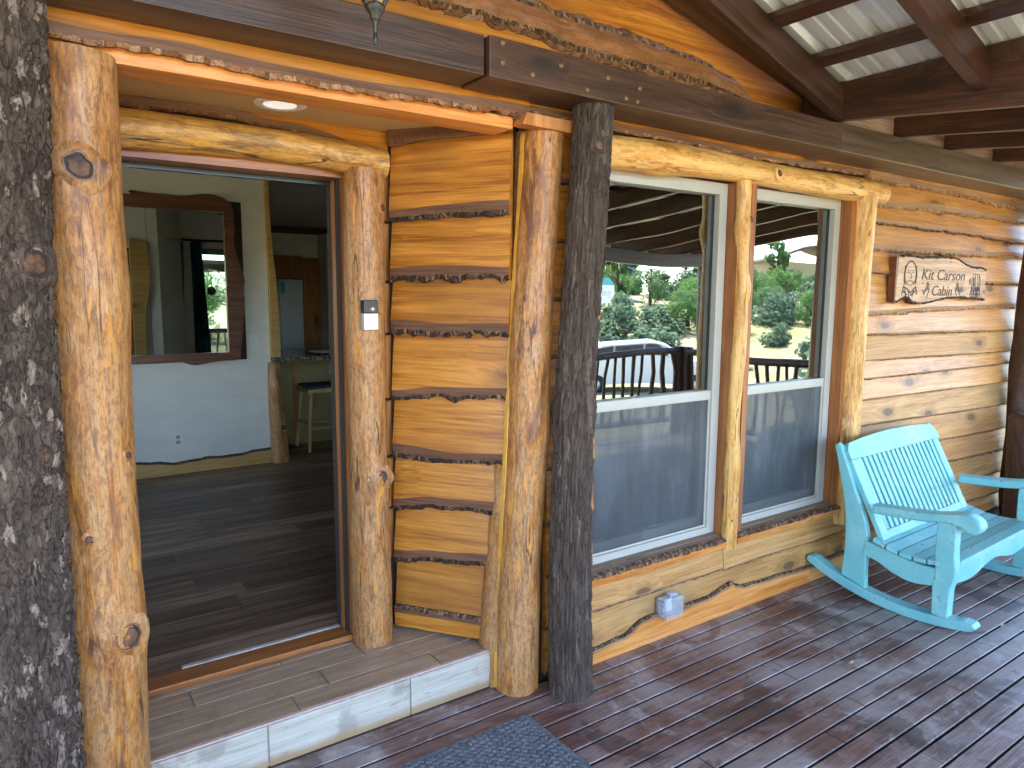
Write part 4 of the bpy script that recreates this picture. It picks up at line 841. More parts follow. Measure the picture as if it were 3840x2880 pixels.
# ================================================================== RAILINGS
def railing(p0, p1, label):
    p0, p1 = Vector(p0), Vector(p1); o = thing('porch_railing', p0, label, 'railing', 'porch railings of crooked branches'); L = (p1-p0).length; d = (p1-p0).normalized()
    n = int(L/0.7); pt = [p0+d*(L*i/n)+Vector((0, 0, 0.98+0.015*N3(i*1.3, p0.x, 2))) for i in range(n+1)]
    MB().tube(pt, 0.042, 10).obj('top_rail', 'peeled_dark', o); MB().tube([q-Vector((0, 0, 0.80)) for q in pt], 0.035, 10).obj('bottom_rail', 'peeled_dark', o)
    k = int(L/0.135)
    for i in range(k):
        q = p0+d*(L*(i+0.5)/k); j = lambda a: Vector((rnd.uniform(-a, a)*abs(d.x)+rnd.uniform(-.01, .01), rnd.uniform(-a, a)*abs(d.y)+rnd.uniform(-.01, .01), 0)); s_ = rnd.uniform(0.014, 0.024)
        MB().tube([q+Vector((0, 0, 0.18))+j(.03), q+Vector((0, 0, 0.42))+j(.045), q+Vector((0, 0, 0.72))+j(.045), q+Vector((0, 0, 0.97))+j(.03)], [s_*1.2, s_, s_*0.95, s_*1.05], 7).obj('baluster', 'peeled_dark', o)
    for i in range(0, n+1, 3):
        q = p0+d*(L*i/n); MB().tube([q, q+Vector((0.02, 0, 1.04))], [0.07, 0.06], 12, ).obj('post', 'peeled_dark', o)
railing((-2.5, -1.08, 0), (6.45, -1.08, 0), 'long dark branch railing along the front of the porch'); railing((6.50, -1.0, 0), (6.50, 1.75, 0), 'short dark branch railing closing the end of the porch')
for x in (-2.6, 1.2, 4.4, 6.9):
    o = thing('eave_post', (x, -1.12, 0), 'dark log post carrying the porch eave above the front railing', 'post', 'eave posts along the porch front'); log([(x, -1.12, -0.8), (x+0.03, -1.12, 1), (x, -1.12, 2.03)], 0.085, n=20, rows=20, seed=x, lump=0.1).obj('trunk', ['peeled_dark', 'knot_face'], o)
# string lights under the eave
sl_o = thing('string_light', (5.5, -1.45, 2.0), 'string of clear globe bulbs drooping under the porch eave', 'string light'); pts = []
for i in range(61):
    u = i/60; x = 2.2+u*5.0; pts.append((x, -1.45, 2.10-0.10*abs(math.sin(u*math.pi*4))))
MB().tube(pts, 0.004, 6).obj('wire', 'black_rubber', sl_o)
for i in range(3, 60, 6):
    x, y_, z = pts[i]; b_ = MB(); b_.lathe([(0.001, 0.0), (0.014, -0.002), (0.014, -0.03)], 10); so = b_.obj('socket', 'black_rubber', sl_o, T(x, y_, z)); bb = MB(); bb.lathe([(0.012, -0.03), (0.022, -0.05), (0.026, -0.07), (0.018, -0.095), (0.0005, -0.105)], 12); bb.obj('bulb', 'bulb_glass', sl_o, T(x, y_, z))

# ================================================================== FIXTURES
# lantern hung from the gable, its lower half in view
ln = thing('porch_lantern', (0.80, 1.78, 2.29), 'black metal porch lantern with clear glass and pointed finial', 'lantern'); L0 = T(0.808, 1.78, 2.292)
m = MB(); m.lathe([(0.0005, 0.0), (0.0045, 0.006), (0.006, 0.026), (0.0035, 0.030), (0.006, 0.034), (0.0045, 0.045), (0.008, 0.050), (0.005, 0.056), (0.011, 0.060), (0.0135, 0.066), (0.014, 0.074), (0.022, 0.082), (0.026, 0.092), (0.0262, 0.096), (0.024, 0.098)], 18); m.obj('finial', 'black_metal', ln, L0)
m = MB(); m.lathe([(0.022, 0.096), (0.036, 0.120), (0.046, 0.155), (0.048, 0.185), (0.040, 0.225)], 8, smooth=False); m.obj('glass_shade', 'bulb_glass', ln, L0)
for k in range(6):
    th = k*math.pi/3+0.2; c, s_ = math.cos(th), math.sin(th)
    m = MB(); m.tube([(0.024*c, 0.024*s_, 0.095), (0.038*c, 0.038*s_, 0.120), (0.049*c, 0.049*s_, 0.155), (0.051*c, 0.051*s_, 0.185), (0.043*c, 0.043*s_, 0.226)], 0.004, 6); m.obj('cage_bar', 'black_metal', ln, L0)
m = MB(); m.lathe([(0.058, 0.222), (0.054, 0.232), (0.030, 0.262), (0.014, 0.275), (0.010, 0.30), (0.0005, 0.305)], 18); m.obj('cap', 'black_metal', ln, L0)
m = MB(); m.tube([(0.0, 0.0, 0.30), (0.0, 0.0, 0.42), (0, 0.12, 0.47), (0, 0.38, 0.44), (0, 0.53, 0.40)], 0.007, 8); m.obj('arm', 'black_metal', ln, L0)
m = MB(); m.lathe([(0.0005, 0.0), (0.045, 0.004), (0.05, 0.02)], 16); m.obj('wall_plate', 'black_metal', ln, T(0.808, 2.30, 2.69) @ Matrix.Rotation(R(90), 4, 'X'))
m = MB(); m.lathe([(0.0005, 0.215), (0.012, 0.21), (0.017, 0.19), (0.012, 0.165), (0.009, 0.14), (0.0005, 0.12)], 12); m.obj('bulb', 'lampglass', ln, L0)
# recessed can light
cn = thing('recessed_light', (0.825, 2.632, 2.32), 'round white recessed light in the entry ceiling', 'ceiling light'); L0 = T(0.825, 2.632, 2.3255)
m = MB(); m.lathe([(0.092, 0.0), (0.091, -0.004), (0.085, -0.0065), (0.064, -0.0065), (0.058, -0.004)], 36); m.obj('trim_ring', 'white_plastic', cn, L0)
m = MB(); m.lathe([(0.058, -0.004), (0.050, -0.0015), (0.046, -0.0012), (0.0005, -0.0012)], 36); m.obj('lens', 'lamp_lit', cn, L0)
# doorbell camera on the door log
db = thing('doorbell', (1.165, 2.668, 1.515), 'small black and silver video doorbell on the log beside the doorway', 'doorbell')
DB = T(1.163, 2.668, 1.516) @ Matrix.Rotation(R(4), 4, 'Z')
MB().box(-0.031, 0.031, -0.020, 0.012, 0.0, 0.066, bev=0.003).obj('faceplate', 'nickel', db, DB)
MB().box(-0.031, 0.031, -0.021, 0.012, 0.067, 0.118, bev=0.003).obj('camera_housing', 'black_metal', db, DB)
MB().box(-0.012, 0.022, -0.0225, -0.02, 0.070, 0.094, bev=0.001).obj('lens_window', 'dark_glass', db, DB)
m = MB(); m.lathe([(0.0065, 0.0), (0.0065, 0.003), (0.0035, 0.003), (0.0005, 0.001)], 16); m.obj('lens', 'nickel', db, DB @ T(0.004, -0.0225, 0.083) @ Matrix.Rotation(R(90), 4, 'X'))
m = MB(); m.lathe([(0.0165, 0.0), (0.0165, 0.002), (0.0145, 0.002), (0.0145, 0.0)], 24); m.obj('button_ring', 'fridge_steel', db, DB @ T(0, -0.020, 0.039) @ Matrix.Rotation(R(90), 4, 'X'))
m = MB(); m.lathe([(0.0115, 0.0), (0.0105, 0.0018), (0.0005, 0.002)], 24); m.obj('button', 'white_plastic', db, DB @ T(0, -0.020, 0.039) @ Matrix.Rotation(R(90), 4, 'X'))
def text(name, body, size, mat, par, M, sx=1.0, shear=0.0, align='CENTER', ext=0.0008):
    cu = bpy.data.curves.new(name, 'FONT'); cu.body = body; cu.size = size; cu.extrude = ext; cu.align_x = align; cu.shear = shear; cu.offset = 0.0
    tmp = bpy.data.objects.new('tmp', cu); COL.objects.link(tmp); me = bpy.data.meshes.new_from_object(tmp.evaluated_get(bpy.context.evaluated_depsgraph_get())); bpy.data.objects.remove(tmp); me.materials.clear()
    me.materials.append(MAT[mat]); o = link(name, me, par, M @ Matrix.Rotation(R(90), 4, 'X') @ Matrix.Diagonal((sx, 1, 1, 1))); return o
text('lettering', 'ring', 0.013, 'fridge_steel', db, DB @ T(0, -0.0203, 0.006))
# weatherproof outlet cover on the base boards
ob = thing('outlet_cover', (2.54, 2.29, 0.11), 'bubble-lidded clear plastic outdoor outlet box on the low siding boards', 'outlet box'); O0 = T(2.462, 2.296, 0.112)
MB().box(0, 0.125, -0.016, 0.004, 0, 0.098, bev=0.004).obj('base_plate', 'fridge_steel', ob, O0)
MB().box(0.008, 0.132, -0.060, -0.0165, -0.006, 0.100, bev=0.010).obj('bubble_lid', 'clear_plastic', ob, O0)
MB().box(0.045, 0.095, -0.045, -0.0165, 0.101, 0.118, bev=0.004).obj('latch', 'clear_plastic', ob, O0)
for z in (0.012, 0.045, 0.075): MB().box(-0.006, 0.010, -0.050, -0.014, z, z+0.014, bev=0.002).obj('hinge', 'clear_plastic', ob, O0)
MB().box(0.035, 0.085, -0.022, -0.0162, 0.018, 0.082, bev=0.002).obj('receptacle', 'white_plastic', ob, O0)
# octagonal sticker inside the first window
st = thing('window_sticker', (2.10, 2.385, 1.60), 'octagonal blue and pale security sticker on the upper window glass', 'sticker')
def octo(cx, cz, r, z0=None, z1=None):
    return [(cx+r*math.cos(math.pi/8+k*math.pi/4), cz+r*math.sin(math.pi/8+k*math.pi/4)) for k in range(8)]
MB().prism(octo(2.165, 1.68, 0.060), 2.3855, 2.3865).obj('sticker_face', 'sticker_white', st)
o8 = octo(2.165, 1.68, 0.060); MB().prism([o8[0], o8[1], o8[2], o8[3]], 2.3845, 2.3853).obj('sticker_band', 'sticker_blue', st)
text('lettering', 'ring', 0.05, 'fridge_steel', st, T(2.165, 2.3848, 1.655))

# ================================================================== SIGN
sg_ = thing('name_sign', (5.0, 2.27, 1.62), 'live-edge wooden sign reading Kit Carson Cabin hung on the siding', 'sign')
top = [(4.405, 1.905), (4.55, 1.915), (4.70, 1.906), (4.90, 1.917), (5.10, 1.920), (5.18, 1.912), (5.27, 1.885), (5.36, 1.868), (5.46, 1.862), (5.53, 1.866), (5.60, 1.852)]
bot = [(5.612, 1.640), (5.45, 1.648), (5.25, 1.656), (5.05, 1.650), (4.90, 1.632), (4.78, 1.618), (4.66, 1.616), (4.60, 1.624), (4.56, 1.648), (4.51, 1.656), (4.46, 1.640), (4.395, 1.622)]
SY0, SY1 = 2.243, 2.290
def dense(p, k=5, a=0.003, sd=0):
    o = []
    for (x0, z0), (x1, z1) in zip(p, p[1:]):
        for i in range(k): u = i/k; o.append((x0+(x1-x0)*u, z0+(z1-z0)*u+a*N3(x0*40+u*9, sd, 1)))
    o.append(p[-1]); return o
dt, db_ = dense(top, 6, 0.004, 1), dense(bot, 6, 0.004, 2)
MB().prism(dt+db_, SY0, SY1).obj('board', 'sign_wood', sg_)
for ed, off in ((dt, -1), (db_, -1)):
    m = MB(); V = []
    for i, (x, z) in enumerate(ed):
        s_ = 1 if ed is dt else -1; w_ = 0.011*(1+0.7*N3(x*25, s_, 4)); V += [(x, SY0-0.001, z-s_*w_), (x, SY0-0.004+0.002*N3(x*60, 1, s_), z-s_*w_*0.4), (x, SY0-0.001, z+s_*0.002), (x, SY0+0.012, z+s_*0.005), (x, SY1-0.008, z+s_*0.003)]
    m.add(V, [(i*5+k, i*5+k+1, (i+1)*5+k+1, (i+1)*5+k) for i in range(len(ed)-1) for k in range(4)]); m.obj('bark_rim', 'bark_edge_dark', sg_)
MB().box(4.386, 4.397, SY0+0.002, SY1, 1.625, 1.90, bev=0.002).obj('end_grain', 'cedar_frame', sg_)
SM = T(0, SY0-0.0012, 0)
def fit_text(body, x0, x1, z0, cap):
    o = text('lettering', body, 0.1, 'burn_ink', sg_, T(0, 0, 0), shear=0.18, align='LEFT'); xs_ = [v.co.x for v in o.data.vertices]; k = (x1-x0)/(max(xs_)-min(xs_))
    w_ = T(x0-min(xs_)*k, SY0-0.0014, z0) @ Matrix.Rotation(R(90), 4, 'X') @ Matrix.Diagonal((k, cap/0.0715, 1, 1)); WM[o] = w_; o.matrix_basis = w_
fit_text('Kit Carson', 4.70, 5.285, 1.768, 0.070); fit_text('Cabin', 4.845, 5.115, 1.668, 0.066)
def stroke(name, lines, w=0.006, sy=SY0-0.0012):
    m = MB()
    for ln_ in lines:
        for (a, b) in zip(ln_, ln_[1:]):
            a, b = Vector((a[0], 0, a[1])), Vector((b[0], 0, b[1])); d = (b-a).normalized() if (b-a).length > 1e-6 else Vector((1, 0, 0)); nn = Vector((-d.z, 0, d.x))*w/2; a = a-d*w*0.3; b = b+d*w*0.3
            q = [a-nn, b-nn, b+nn, a+nn]; m.add([(p.x, sy, p.z) for p in q]+[(p.x, SY0+0.001, p.z) for p in q], [(0, 1, 2, 3), (4, 7, 6, 5), (0, 4, 5, 1), (1, 5, 6, 2), (2, 6, 7, 3), (3, 7, 4, 0)])
    m.obj(name, 'burn_ink', sg_)
# burned-in portrait: long hair, face, coat
cx, cz = 4.557, 1.797
oval = [(cx+0.070*math.cos(t_), cz+0.080*math.sin(t_)) for t_ in [R(a) for a in range(-50, 231, 14)]]
stroke('portrait_hair', [oval], 0.010); stroke('portrait_hair', [[(cx-0.068, cz-0.06), (cx-0.075, cz+0.0), (cx-0.063, cz+0.05)]], 0.011); stroke('portrait_hair', [[(cx+0.069, cz-0.055), (cx+0.078, cz), (cx+0.066, cz+0.05)]], 0.011)
stroke('portrait_face', [[(cx-1.5*0.026, cz+0.012), (cx-1.5*0.006, cz+0.008)], [(cx+1.5*0.010, cz+0.010), (cx+1.5*0.030, cz+0.014)], [(cx+1.5*0.004, cz+0.006), (cx+1.5*0.010, cz-0.022), (cx-1.5*0.002, cz-0.025)], [(cx-1.5*0.014, cz-0.042), (cx+1.5*0.004, cz-0.037), (cx+1.5*0.020, cz-0.044)], [(cx-1.5*0.026, cz-0.04), (cx-1.5*0.012, cz-0.066), (cx+1.5*0.012, cz-0.068), (cx+1.5*0.026, cz-0.045)], [(cx-1.5*0.022, cz+0.022), (cx-1.5*0.006, cz+0.02)], [(cx+1.5*0.008, cz+0.021), (cx+1.5*0.028, cz+0.024)]], 0.0045)
stroke('portrait_coat', [[(cx-1.5*0.06, cz-0.125), (cx-1.5*0.05, cz-0.075), (cx-1.5*0.02, cz-0.09), (cx+1.5*0.01, cz-0.115)], [(cx+1.5*0.062, cz-0.12), (cx+1.5*0.05, cz-0.075), (cx+1.5*0.012, cz-0.112)], [(cx-1.5*0.04, cz-0.08), (cx-1.5*0.03, cz-0.13)], [(cx+1.5*0.035, cz-0.085), (cx+1.5*0.025, cz-0.135)], [(cx-1.5*0.01, cz-0.1), (cx+1.5*0.0, cz-0.145)], [(cx-1.5*0.055, cz-0.10), (cx-1.5*0.02, cz-0.125)], [(cx+1.5*0.05, cz-0.10), (cx+1.5*0.01, cz-0.13)]], 0.010)
# covered wagon
wx, wz = 5.44, 1.745
stroke('wagon_mark', [[(wx-0.04, wz-0.02), (wx-0.045, wz+0.03), (wx-0.025, wz+0.07), (wx-0.005, wz+0.072), (wx+0.012, wz+0.03), (wx+0.012, wz-0.02), (wx-0.04, wz-0.02)], [(wx-0.01, wz+0.072), (wx+0.06, wz+0.068), (wx+0.085, wz+0.03), (wx+0.08, wz-0.02), (wx+0.012, wz-0.02)], [(wx+0.03, wz+0.07), (wx+0.045, wz+0.03), (wx+0.04, wz-0.02)], [(wx+0.055, wz+0.068), (wx+0.068, wz+0.03), (wx+0.062, wz-0.02)], [(wx-0.075, wz+0.045), (wx-0.082, wz+0.02), (wx-0.072, wz-0.0), (wx-0.065, wz+0.02), (wx-0.075, wz+0.045)]], 0.005)
stroke('wagon_mark', [[(wx-0.025, wz+0.04), (wx-0.02, wz-0.01)], [(wx-0.012, wz+0.045), (wx-0.005, wz-0.01)]], 0.013)
for dx_, rr in ((-0.035, 0.032), (0.02, 0.036), (0.062, 0.04)): stroke('wagon_wheel', [[(wx+dx_+rr*0.75*math.cos(R(a)), wz-0.065+rr*math.sin(R(a))) for a in range(0, 361, 30)], [(wx+dx_-rr*0.6, wz-0.065), (wx+dx_+rr*0.6, wz-0.065)], [(wx+dx_, wz-0.065-rr*0.8), (wx+dx_, wz-0.065+rr*0.8)]], 0.008)
stroke('wagon_mark', [[(wx-0.05, wz-0.025), (wx+0.08, wz-0.025)], [(wx-0.03, wz-0.04), (wx+0.075, wz-0.04)]], 0.010)
for hx in (4.77, 5.20):
    s_ = 1 if hx < 5 else -1
    stroke('horse_head_mark', [[(hx-0.03*s_, 1.675), (hx-0.005*s_, 1.72), (hx+0.012*s_, 1.752), (hx+0.03*s_, 1.73), (hx+0.035*s_, 1.70), (hx+0.015*s_, 1.668), (hx+0.012*s_, 1.655)], [(hx-0.05*s_, 1.70), (hx-0.02*s_, 1.695), (hx+0.02*s_, 1.715)], [(hx+0.0*s_, 1.74), (hx+0.02*s_, 1.705)]], 0.008)
for (x, z) in ((4.72, 1.745), (4.73, 1.685), (5.07, 1.885)): stroke('nail_hole', [[(x-0.003, z), (x+0.003, z)]], 0.009)

# ================================================================== ROCKING BENCH
ch = thing('rocking_bench', (4.3, 1.75, 0), 'two-seat turquoise painted wooden rocking bench with slatted back', 'rocking bench')
CX0, CW = 3.735, 1.13      # near side, overall width
CM = T(CX0, 1.72, 0) @ Matrix.Rotation(R(2.0), 4, 'Z')
def smoothpoly(pts, k=6):
    n = len(pts); out = []
    for i in range(n-1):
        p0, p1, p2, p3 = [Vector(pts[max(0, min(n-1, i+j))]) for j in (-1, 0, 1, 2)]
        for s_ in range(k):
            u = s_/k; out.append(tuple(0.5*((2*p1)+(p2-p0)*u+(2*p0-5*p1+4*p2-p3)*u*u+(3*p1-p0-3*p2+p3)*u*u*u)))
    out.append(tuple(pts[-1])); return out
def plank_yz(name, poly, x0, x1, bev=0.006):
    bm = bmesh.new(); n = len(poly)
    a = [bm.verts.new((x0, p[0], p[1])) for p in poly]; b = [bm.verts.new((x1, p[0], p[1])) for p in poly]
    bm.faces.new(a); bm.faces.new(b[::-1])
    for i in range(n): bm.faces.new((a[i], b[i], b[(i+1) % n], a[(i+1) % n]))
    bmesh.ops.recalc_face_normals(bm, faces=bm.faces)
    es = [e for e in bm.edges if abs(e.verts[0].co.x-e.verts[1].co.x) < 1e-6]
    bmesh.ops.bevel(bm, geom=es, offset=bev, segments=2, affect='EDGES', profile=0.5)
    me = bpy.data.meshes.new(name); bm.to_mesh(me); bm.free(); me.materials.append(MAT['turquoise']); return link(name, me, ch, CM)
Rr = 1.30
def rk(s, off): return (s, Rr-math.sqrt(Rr*Rr-s*s)+off)
def rocker():
    lo = [rk(s, 0.0) for s in [-0.27+0.83*i/20 for i in range(21)]]; hi = [rk(s, 0.052) for s in [0.50-0.76*i/18 for i in range(19)]]
    return lo+[(0.575, 0.145), (0.56, 0.168), (0.53, 0.166)]+hi+[(-0.300, 0.075), (-0.315, 0.055), (-0.30, 0.036)]
def back_post():
    fr = smoothpoly([(0.235, 0.07), (0.24, 0.20), (0.235, 0.32), (0.26, 0.45), (0.33, 0.62), (0.415, 0.83)]); bk = smoothpoly([(0.455, 0.835), (0.42, 0.70), (0.375, 0.50), (0.362, 0.30), (0.372, 0.11)])
    return fr+[(0.437, 0.848)]+bk
def front_post(): return smoothpoly([(-0.185, 0.055), (-0.187, 0.20), (-0.205, 0.30), (-0.195, 0.40), (-0.195, 0.545)])+smoothpoly([(-0.105, 0.545), (-0.105, 0.40), (-0.112, 0.28), (-0.105, 0.20), (-0.11, 0.06)])
def side_apron(): return smoothpoly([(0.245, 0.345), (0.12, 0.318), (-0.02, 0.298), (-0.115, 0.300)])+smoothpoly([(-0.115, 0.205), (0.0, 0.188), (0.10, 0.21), (0.18, 0.245), (0.26, 0.26)])
def armp(): return smoothpoly([(0.215, 0.552), (0.10, 0.562), (-0.04, 0.575), (-0.15, 0.595), (-0.235, 0.612), (-0.290, 0.590), (-0.305, 0.555), (-0.285, 0.522), (-0.245, 0.520), (-0.215, 0.540)])+smoothpoly([(-0.15, 0.545), (-0.04, 0.525), (0.10, 0.512), (0.22, 0.505)])
for side in (0, 1):
    xa = 0.0 if side == 0 else CW-0.045; 
    plank_yz('rocker', rocker(), xa-0.018, xa+0.060); plank_yz('back_post', back_post(), xa, xa+0.042); plank_yz('front_post', front_post(), xa-0.010, xa+0.058)
    plank_yz('side_apron', side_apron(), xa-0.006 if side == 0 else xa+0.004, xa+0.038 if side == 0 else xa+0.048); plank_yz('armrest', armp(), xa-0.022, xa+0.066, 0.012)
# seat slats: scooped, running the width
sp = [(0.205, 0.372), (0.135, 0.352), (0.068, 0.336), (0.0, 0.330), (-0.068, 0.334), (-0.135, 0.346), (-0.205, 0.350)]
for (a, b) in zip(sp, sp[1:]):
    d = Vector((b[0]-a[0], b[1]-a[1])); L = d.length; d /= L; nrm = Vector((d.y, -d.x)); nrm = -nrm if nrm.y < 0 else nrm
    g = 0.0035; q0 = Vector(a)+d*g; q1 = Vector(b)-d*g
    front = b is sp[-1]
    plank_yz('seat_slat', [tuple(q0), tuple(q1), tuple(q1-nrm*0.026), tuple(q0-nrm*0.026)], (0.062 if front else -0.012), CW+(0.012 if not front else -0.062), 0.006)
# front apron with a wavy lower edge
m = bmesh.new(); n = 40
lo = lambda u: 0.205+0.03*math.sin(u*math.pi)**2+0.012*math.cos(u*math.pi*4); hi = lambda u: 0.335-0.022*math.sin(u*math.pi)
mm = MB(); mm.prism([(0.06+(CW-0.12)*i/n, lo(i/n)) for i in range(n+1)]+[(0.06+(CW-0.12)*i/n, hi(i/n)) for i in range(n, -1, -1)], -0.178, -0.150); mm.obj('front_apron', 'turquoise', ch, CM); m.free()
mm = MB(); mm.box(0.045, CW-0.05, 0.215, 0.245, 0.25, 0.34, bev=0.004); mm.obj('back_apron', 'turquoise', ch, CM)
# reclined slatted back built flat then tilted
BL = 0.56; ang = math.atan2(0.255, 0.50)
BM = CM @ T(0, 0.175, 0.352) @ Matrix.Rotation(-ang, 4, 'X')
def bp(name, x0, x1, z0, z1, y0=-0.014, y1=0.014, bev=0.004): return MB().box(x0, x1, y0, y1, z0, z1, bev=bev).obj(name, 'turquoise', ch, BM)
bp('back_stile', 0.028, 0.100, -0.09, 0.452); bp('back_stile', CW-0.10, CW-0.028, -0.04, 0.452); bp('back_bottom_rail', 0.1005, CW-0.1005, 0.0, 0.045, -0.012, 0.012)
n = 30; mm = MB(); cr = lambda u: 0.535+0.035*math.sin(math.pi*u)**0.6-(0.03 if u in (0, 1) else 0)
mm.prism([(0.02, 0.453), (CW-0.02, 0.453)]+[(CW-0.02-(CW-0.04)*i/n, cr(i/n)) for i in range(n+1)], -0.020, 0.018); mm.obj('crest_rail', 'turquoise', ch, BM)
ns = 17; span = CW-0.2
for i in range(ns):
    x = 0.1+span*(i+0.5)/ns; bp('back_slat', x-0.0165, x+0.0165, 0.046, 0.452, -0.008, 0.008, 0.002)

nl = MB(); nl.lathe([(0.0045, 0.0), (0.003, 0.0012), (0.0005, 0.0016)], 8); nlm = nl.mesh('nail_head', 'fridge_steel')
for i in range(17):
    for z in (0.470, 0.030): link('nail_head', nlm, ch, BM @ T(0.1+span*(i+0.5)/ns, -0.0202 if z > 0.1 else -0.0122, z) @ Matrix.Rotation(R(90), 4, 'X'))
# ================================================================== DOOR MAT
mt = thing('door_mat', (1.1, 1.85, 0), 'grey ribbed carpet door mat lying before the entry step', 'mat')
m = MB(); x0, x1, y0, y1 = 0.62, 1.575, 1.52, 2.14; st_ = 0.0052; nx, ny = int((x1-x0)/st_), int((y1-y0)/st_); V = []
for j in range(ny+1):
    for i in range(nx+1):
        x = x0+(x1-x0)*i/nx; y = y0+(y1-y0)*j/ny; e = min(x-x0, x1-x, y-y0, y1-y)
        if e < 0.004: h = 0.0005
        elif e < 0.030: h = 0.005
        else:
            u = (x+y)/0.030; w_ = (x-y)/0.042; a = (u % 1.0); b_ = ((w_+0.5*(math.floor(u) % 2)) % 1.0)
            h = 0.0045+0.006*(max(0, math.sin(math.pi*a))*max(0, math.sin(math.pi*b_)))**0.45
        V.append((x, y, h+0.0012*N3(x*160, y*160, 1)))
m.add(V, [(j*(nx+1)+i, j*(nx+1)+i+1, (j+1)*(nx+1)+i+1, (j+1)*(nx+1)+i) for j in range(ny) for i in range(nx)]); m.obj('carpet', 'mat_fibre', mt)
# leaf scraps on the deck
for (x, y, s_) in ((3.02, 1.62, 0.020), (4.02, 1.39, 0.018)):
    m = MB(); V = [(x+s_*math.cos(a)*rnd.uniform(0.5, 1.3), y+s_*0.6*math.sin(a)*rnd.uniform(0.5, 1.3), 0.004+rnd.uniform(0, 0.007)) for a in [k*math.pi/4 for k in range(8)]]+[(x, y, 0.008)]
    m.add(V, [(k, (k+1) % 8, 8) for k in range(8)]); o = m.obj('leaf_scrap', 'litter_white'); tag(o, 'tiny dry pale leaf scrap lying on the deck boards', 'leaf', 'leaf scraps on the deck')

# ================================================================== INTERIOR
ZF = 0.186
fl = struct(link('floor', None, None, T(2, 5, ZF))); fl['label'] = 'dark vinyl plank floor inside the cabin'
sf = MB(); sf.box(-2.5, 1.76, 2.925, 9.55, 0.0, ZF-0.004); sf.box(1.76, 6.55, 2.49, 9.55, 0.0, ZF-0.004); sf.obj('subfloor', 'vinyl_floor', fl)
r_ = 0; y = 2.93; pm = {}
while y < 9.4:
    x = -1.0-rnd.uniform(0, 1.1)
    while x < 5.2:
        L = 1.22
        if 'p' not in pm: pm['p'] = MB().box(0, L-0.0015, 0, 0.1485, -0.0035, 0, bev=0).mesh('floor_plank', 'vinyl_floor')
        if x+L > 0.0 and x < 0.62*y+0.9: link('floor_plank', pm['p'], fl, T(x, y, ZF))
        x += L
    y += 0.15
def wallbox(name, boxes, mat='plaster'):
    m = MB()
    for b in boxes: m.box(*b)
    return struct(m.obj(name, mat))
YM = 6.24
wallbox('wall_mirror', [(-2.5, 1.80, YM, YM+0.12, 0.0, 3.1)])
wallbox('wall_left', [(-2.6, -2.5, 2.45, 3.1, 0, 3.1), (-2.6, -2.5, 6.1, 9.6, 0, 3.1), (-2.6, -2.5, 3.1, 6.1, 0, 0.75), (-2.6, -2.5, 3.1, 6.1, 2.4, 3.1)])  # wide opening added, out of view, to let more light in
wallbox('wall_back', [(-2.5, 6.6, 9.55, 9.65, 0, 3.1)])
SW = (5.66, 6.13, 0.56, 2.01)
wallbox('wall_right', [(6.56, 6.64, 2.45, SW[0], 0, 3.1), (6.56, 6.64, SW[1], 9.6, 0, 3.1), (6.56, 6.64, SW[0], SW[1], 0, SW[2]), (6.56, 6.64, SW[0], SW[1], SW[3], 3.1)])
wallbox('wall_front', [(1.76, W1[0]-0.045, 2.4505, 2.49, 0, 3.0), (W1[1]+0.045, W2[0]-0.045, 2.4505, 2.49, 0, 3.0), (W2[1]+0.055, 6.56, 2.4505, 2.49, 0, 3.0), (W1[0]-0.045, W2[1]+0.055, 2.4505, 2.49, 0, WZ0), (W1[0]-0.045, W2[1]+0.055, 2.4505, 2.49, WZ1+0.01, 3.0),
                       (1.15, 1.46, 2.951, 2.98, 0, 3.0), (-2.5, 0.16, 2.951, 2.98, 0, 3.0), (0.16, 1.15, 2.951, 2.98, 2.17, 3.0)])
m = MB(); m.prism([(1.46, 2.951), (1.46, 2.98), (1.80, 2.49), (1.76, 2.4505)], 0, 3.0, axis='z'); struct(m.obj('wall_splay', 'plaster'))
m = MB(); m.add([(-2.5, 2.45, 2.98), (6.56, 2.45, 2.98), (6.56, 9.6, 2.52), (-2.5, 9.6, 2.52), (-2.5, 2.45, 3.05), (6.56, 2.45, 3.05), (6.56, 9.6, 3.05), (-2.5, 9.6, 3.05)], [(0, 1, 2, 3), (7, 6, 5, 4), (0, 4, 5, 1), (1, 5, 6, 2), (2, 6, 7, 3), (3, 7, 4, 0)])
ceil = struct(m.obj('ceiling', 'plaster'))
for nm, b in (('ceiling_molding', (1.8, 6.5, 9.50, 9.549, 2.44, 2.53)), ('ceiling_beam', (4.6, 4.72, 2.5, 9.5, 2.42, 2.6)), ('ceiling_beam', (-0.6, -0.48, 2.5, 6.2, 2.55, 2.9))): MB().box(*b).obj(nm, 'dark_molding', ceil)
m = MB(); m.prism([(2.0, 2.98-0.16), (2.0, 2.72), (3.2, 2.50), (5.5, 2.50), (5.5, 2.58), (3.2, 2.58)], 2.491, 2.53); m.obj('wall_molding', 'dark_molding', ceil)
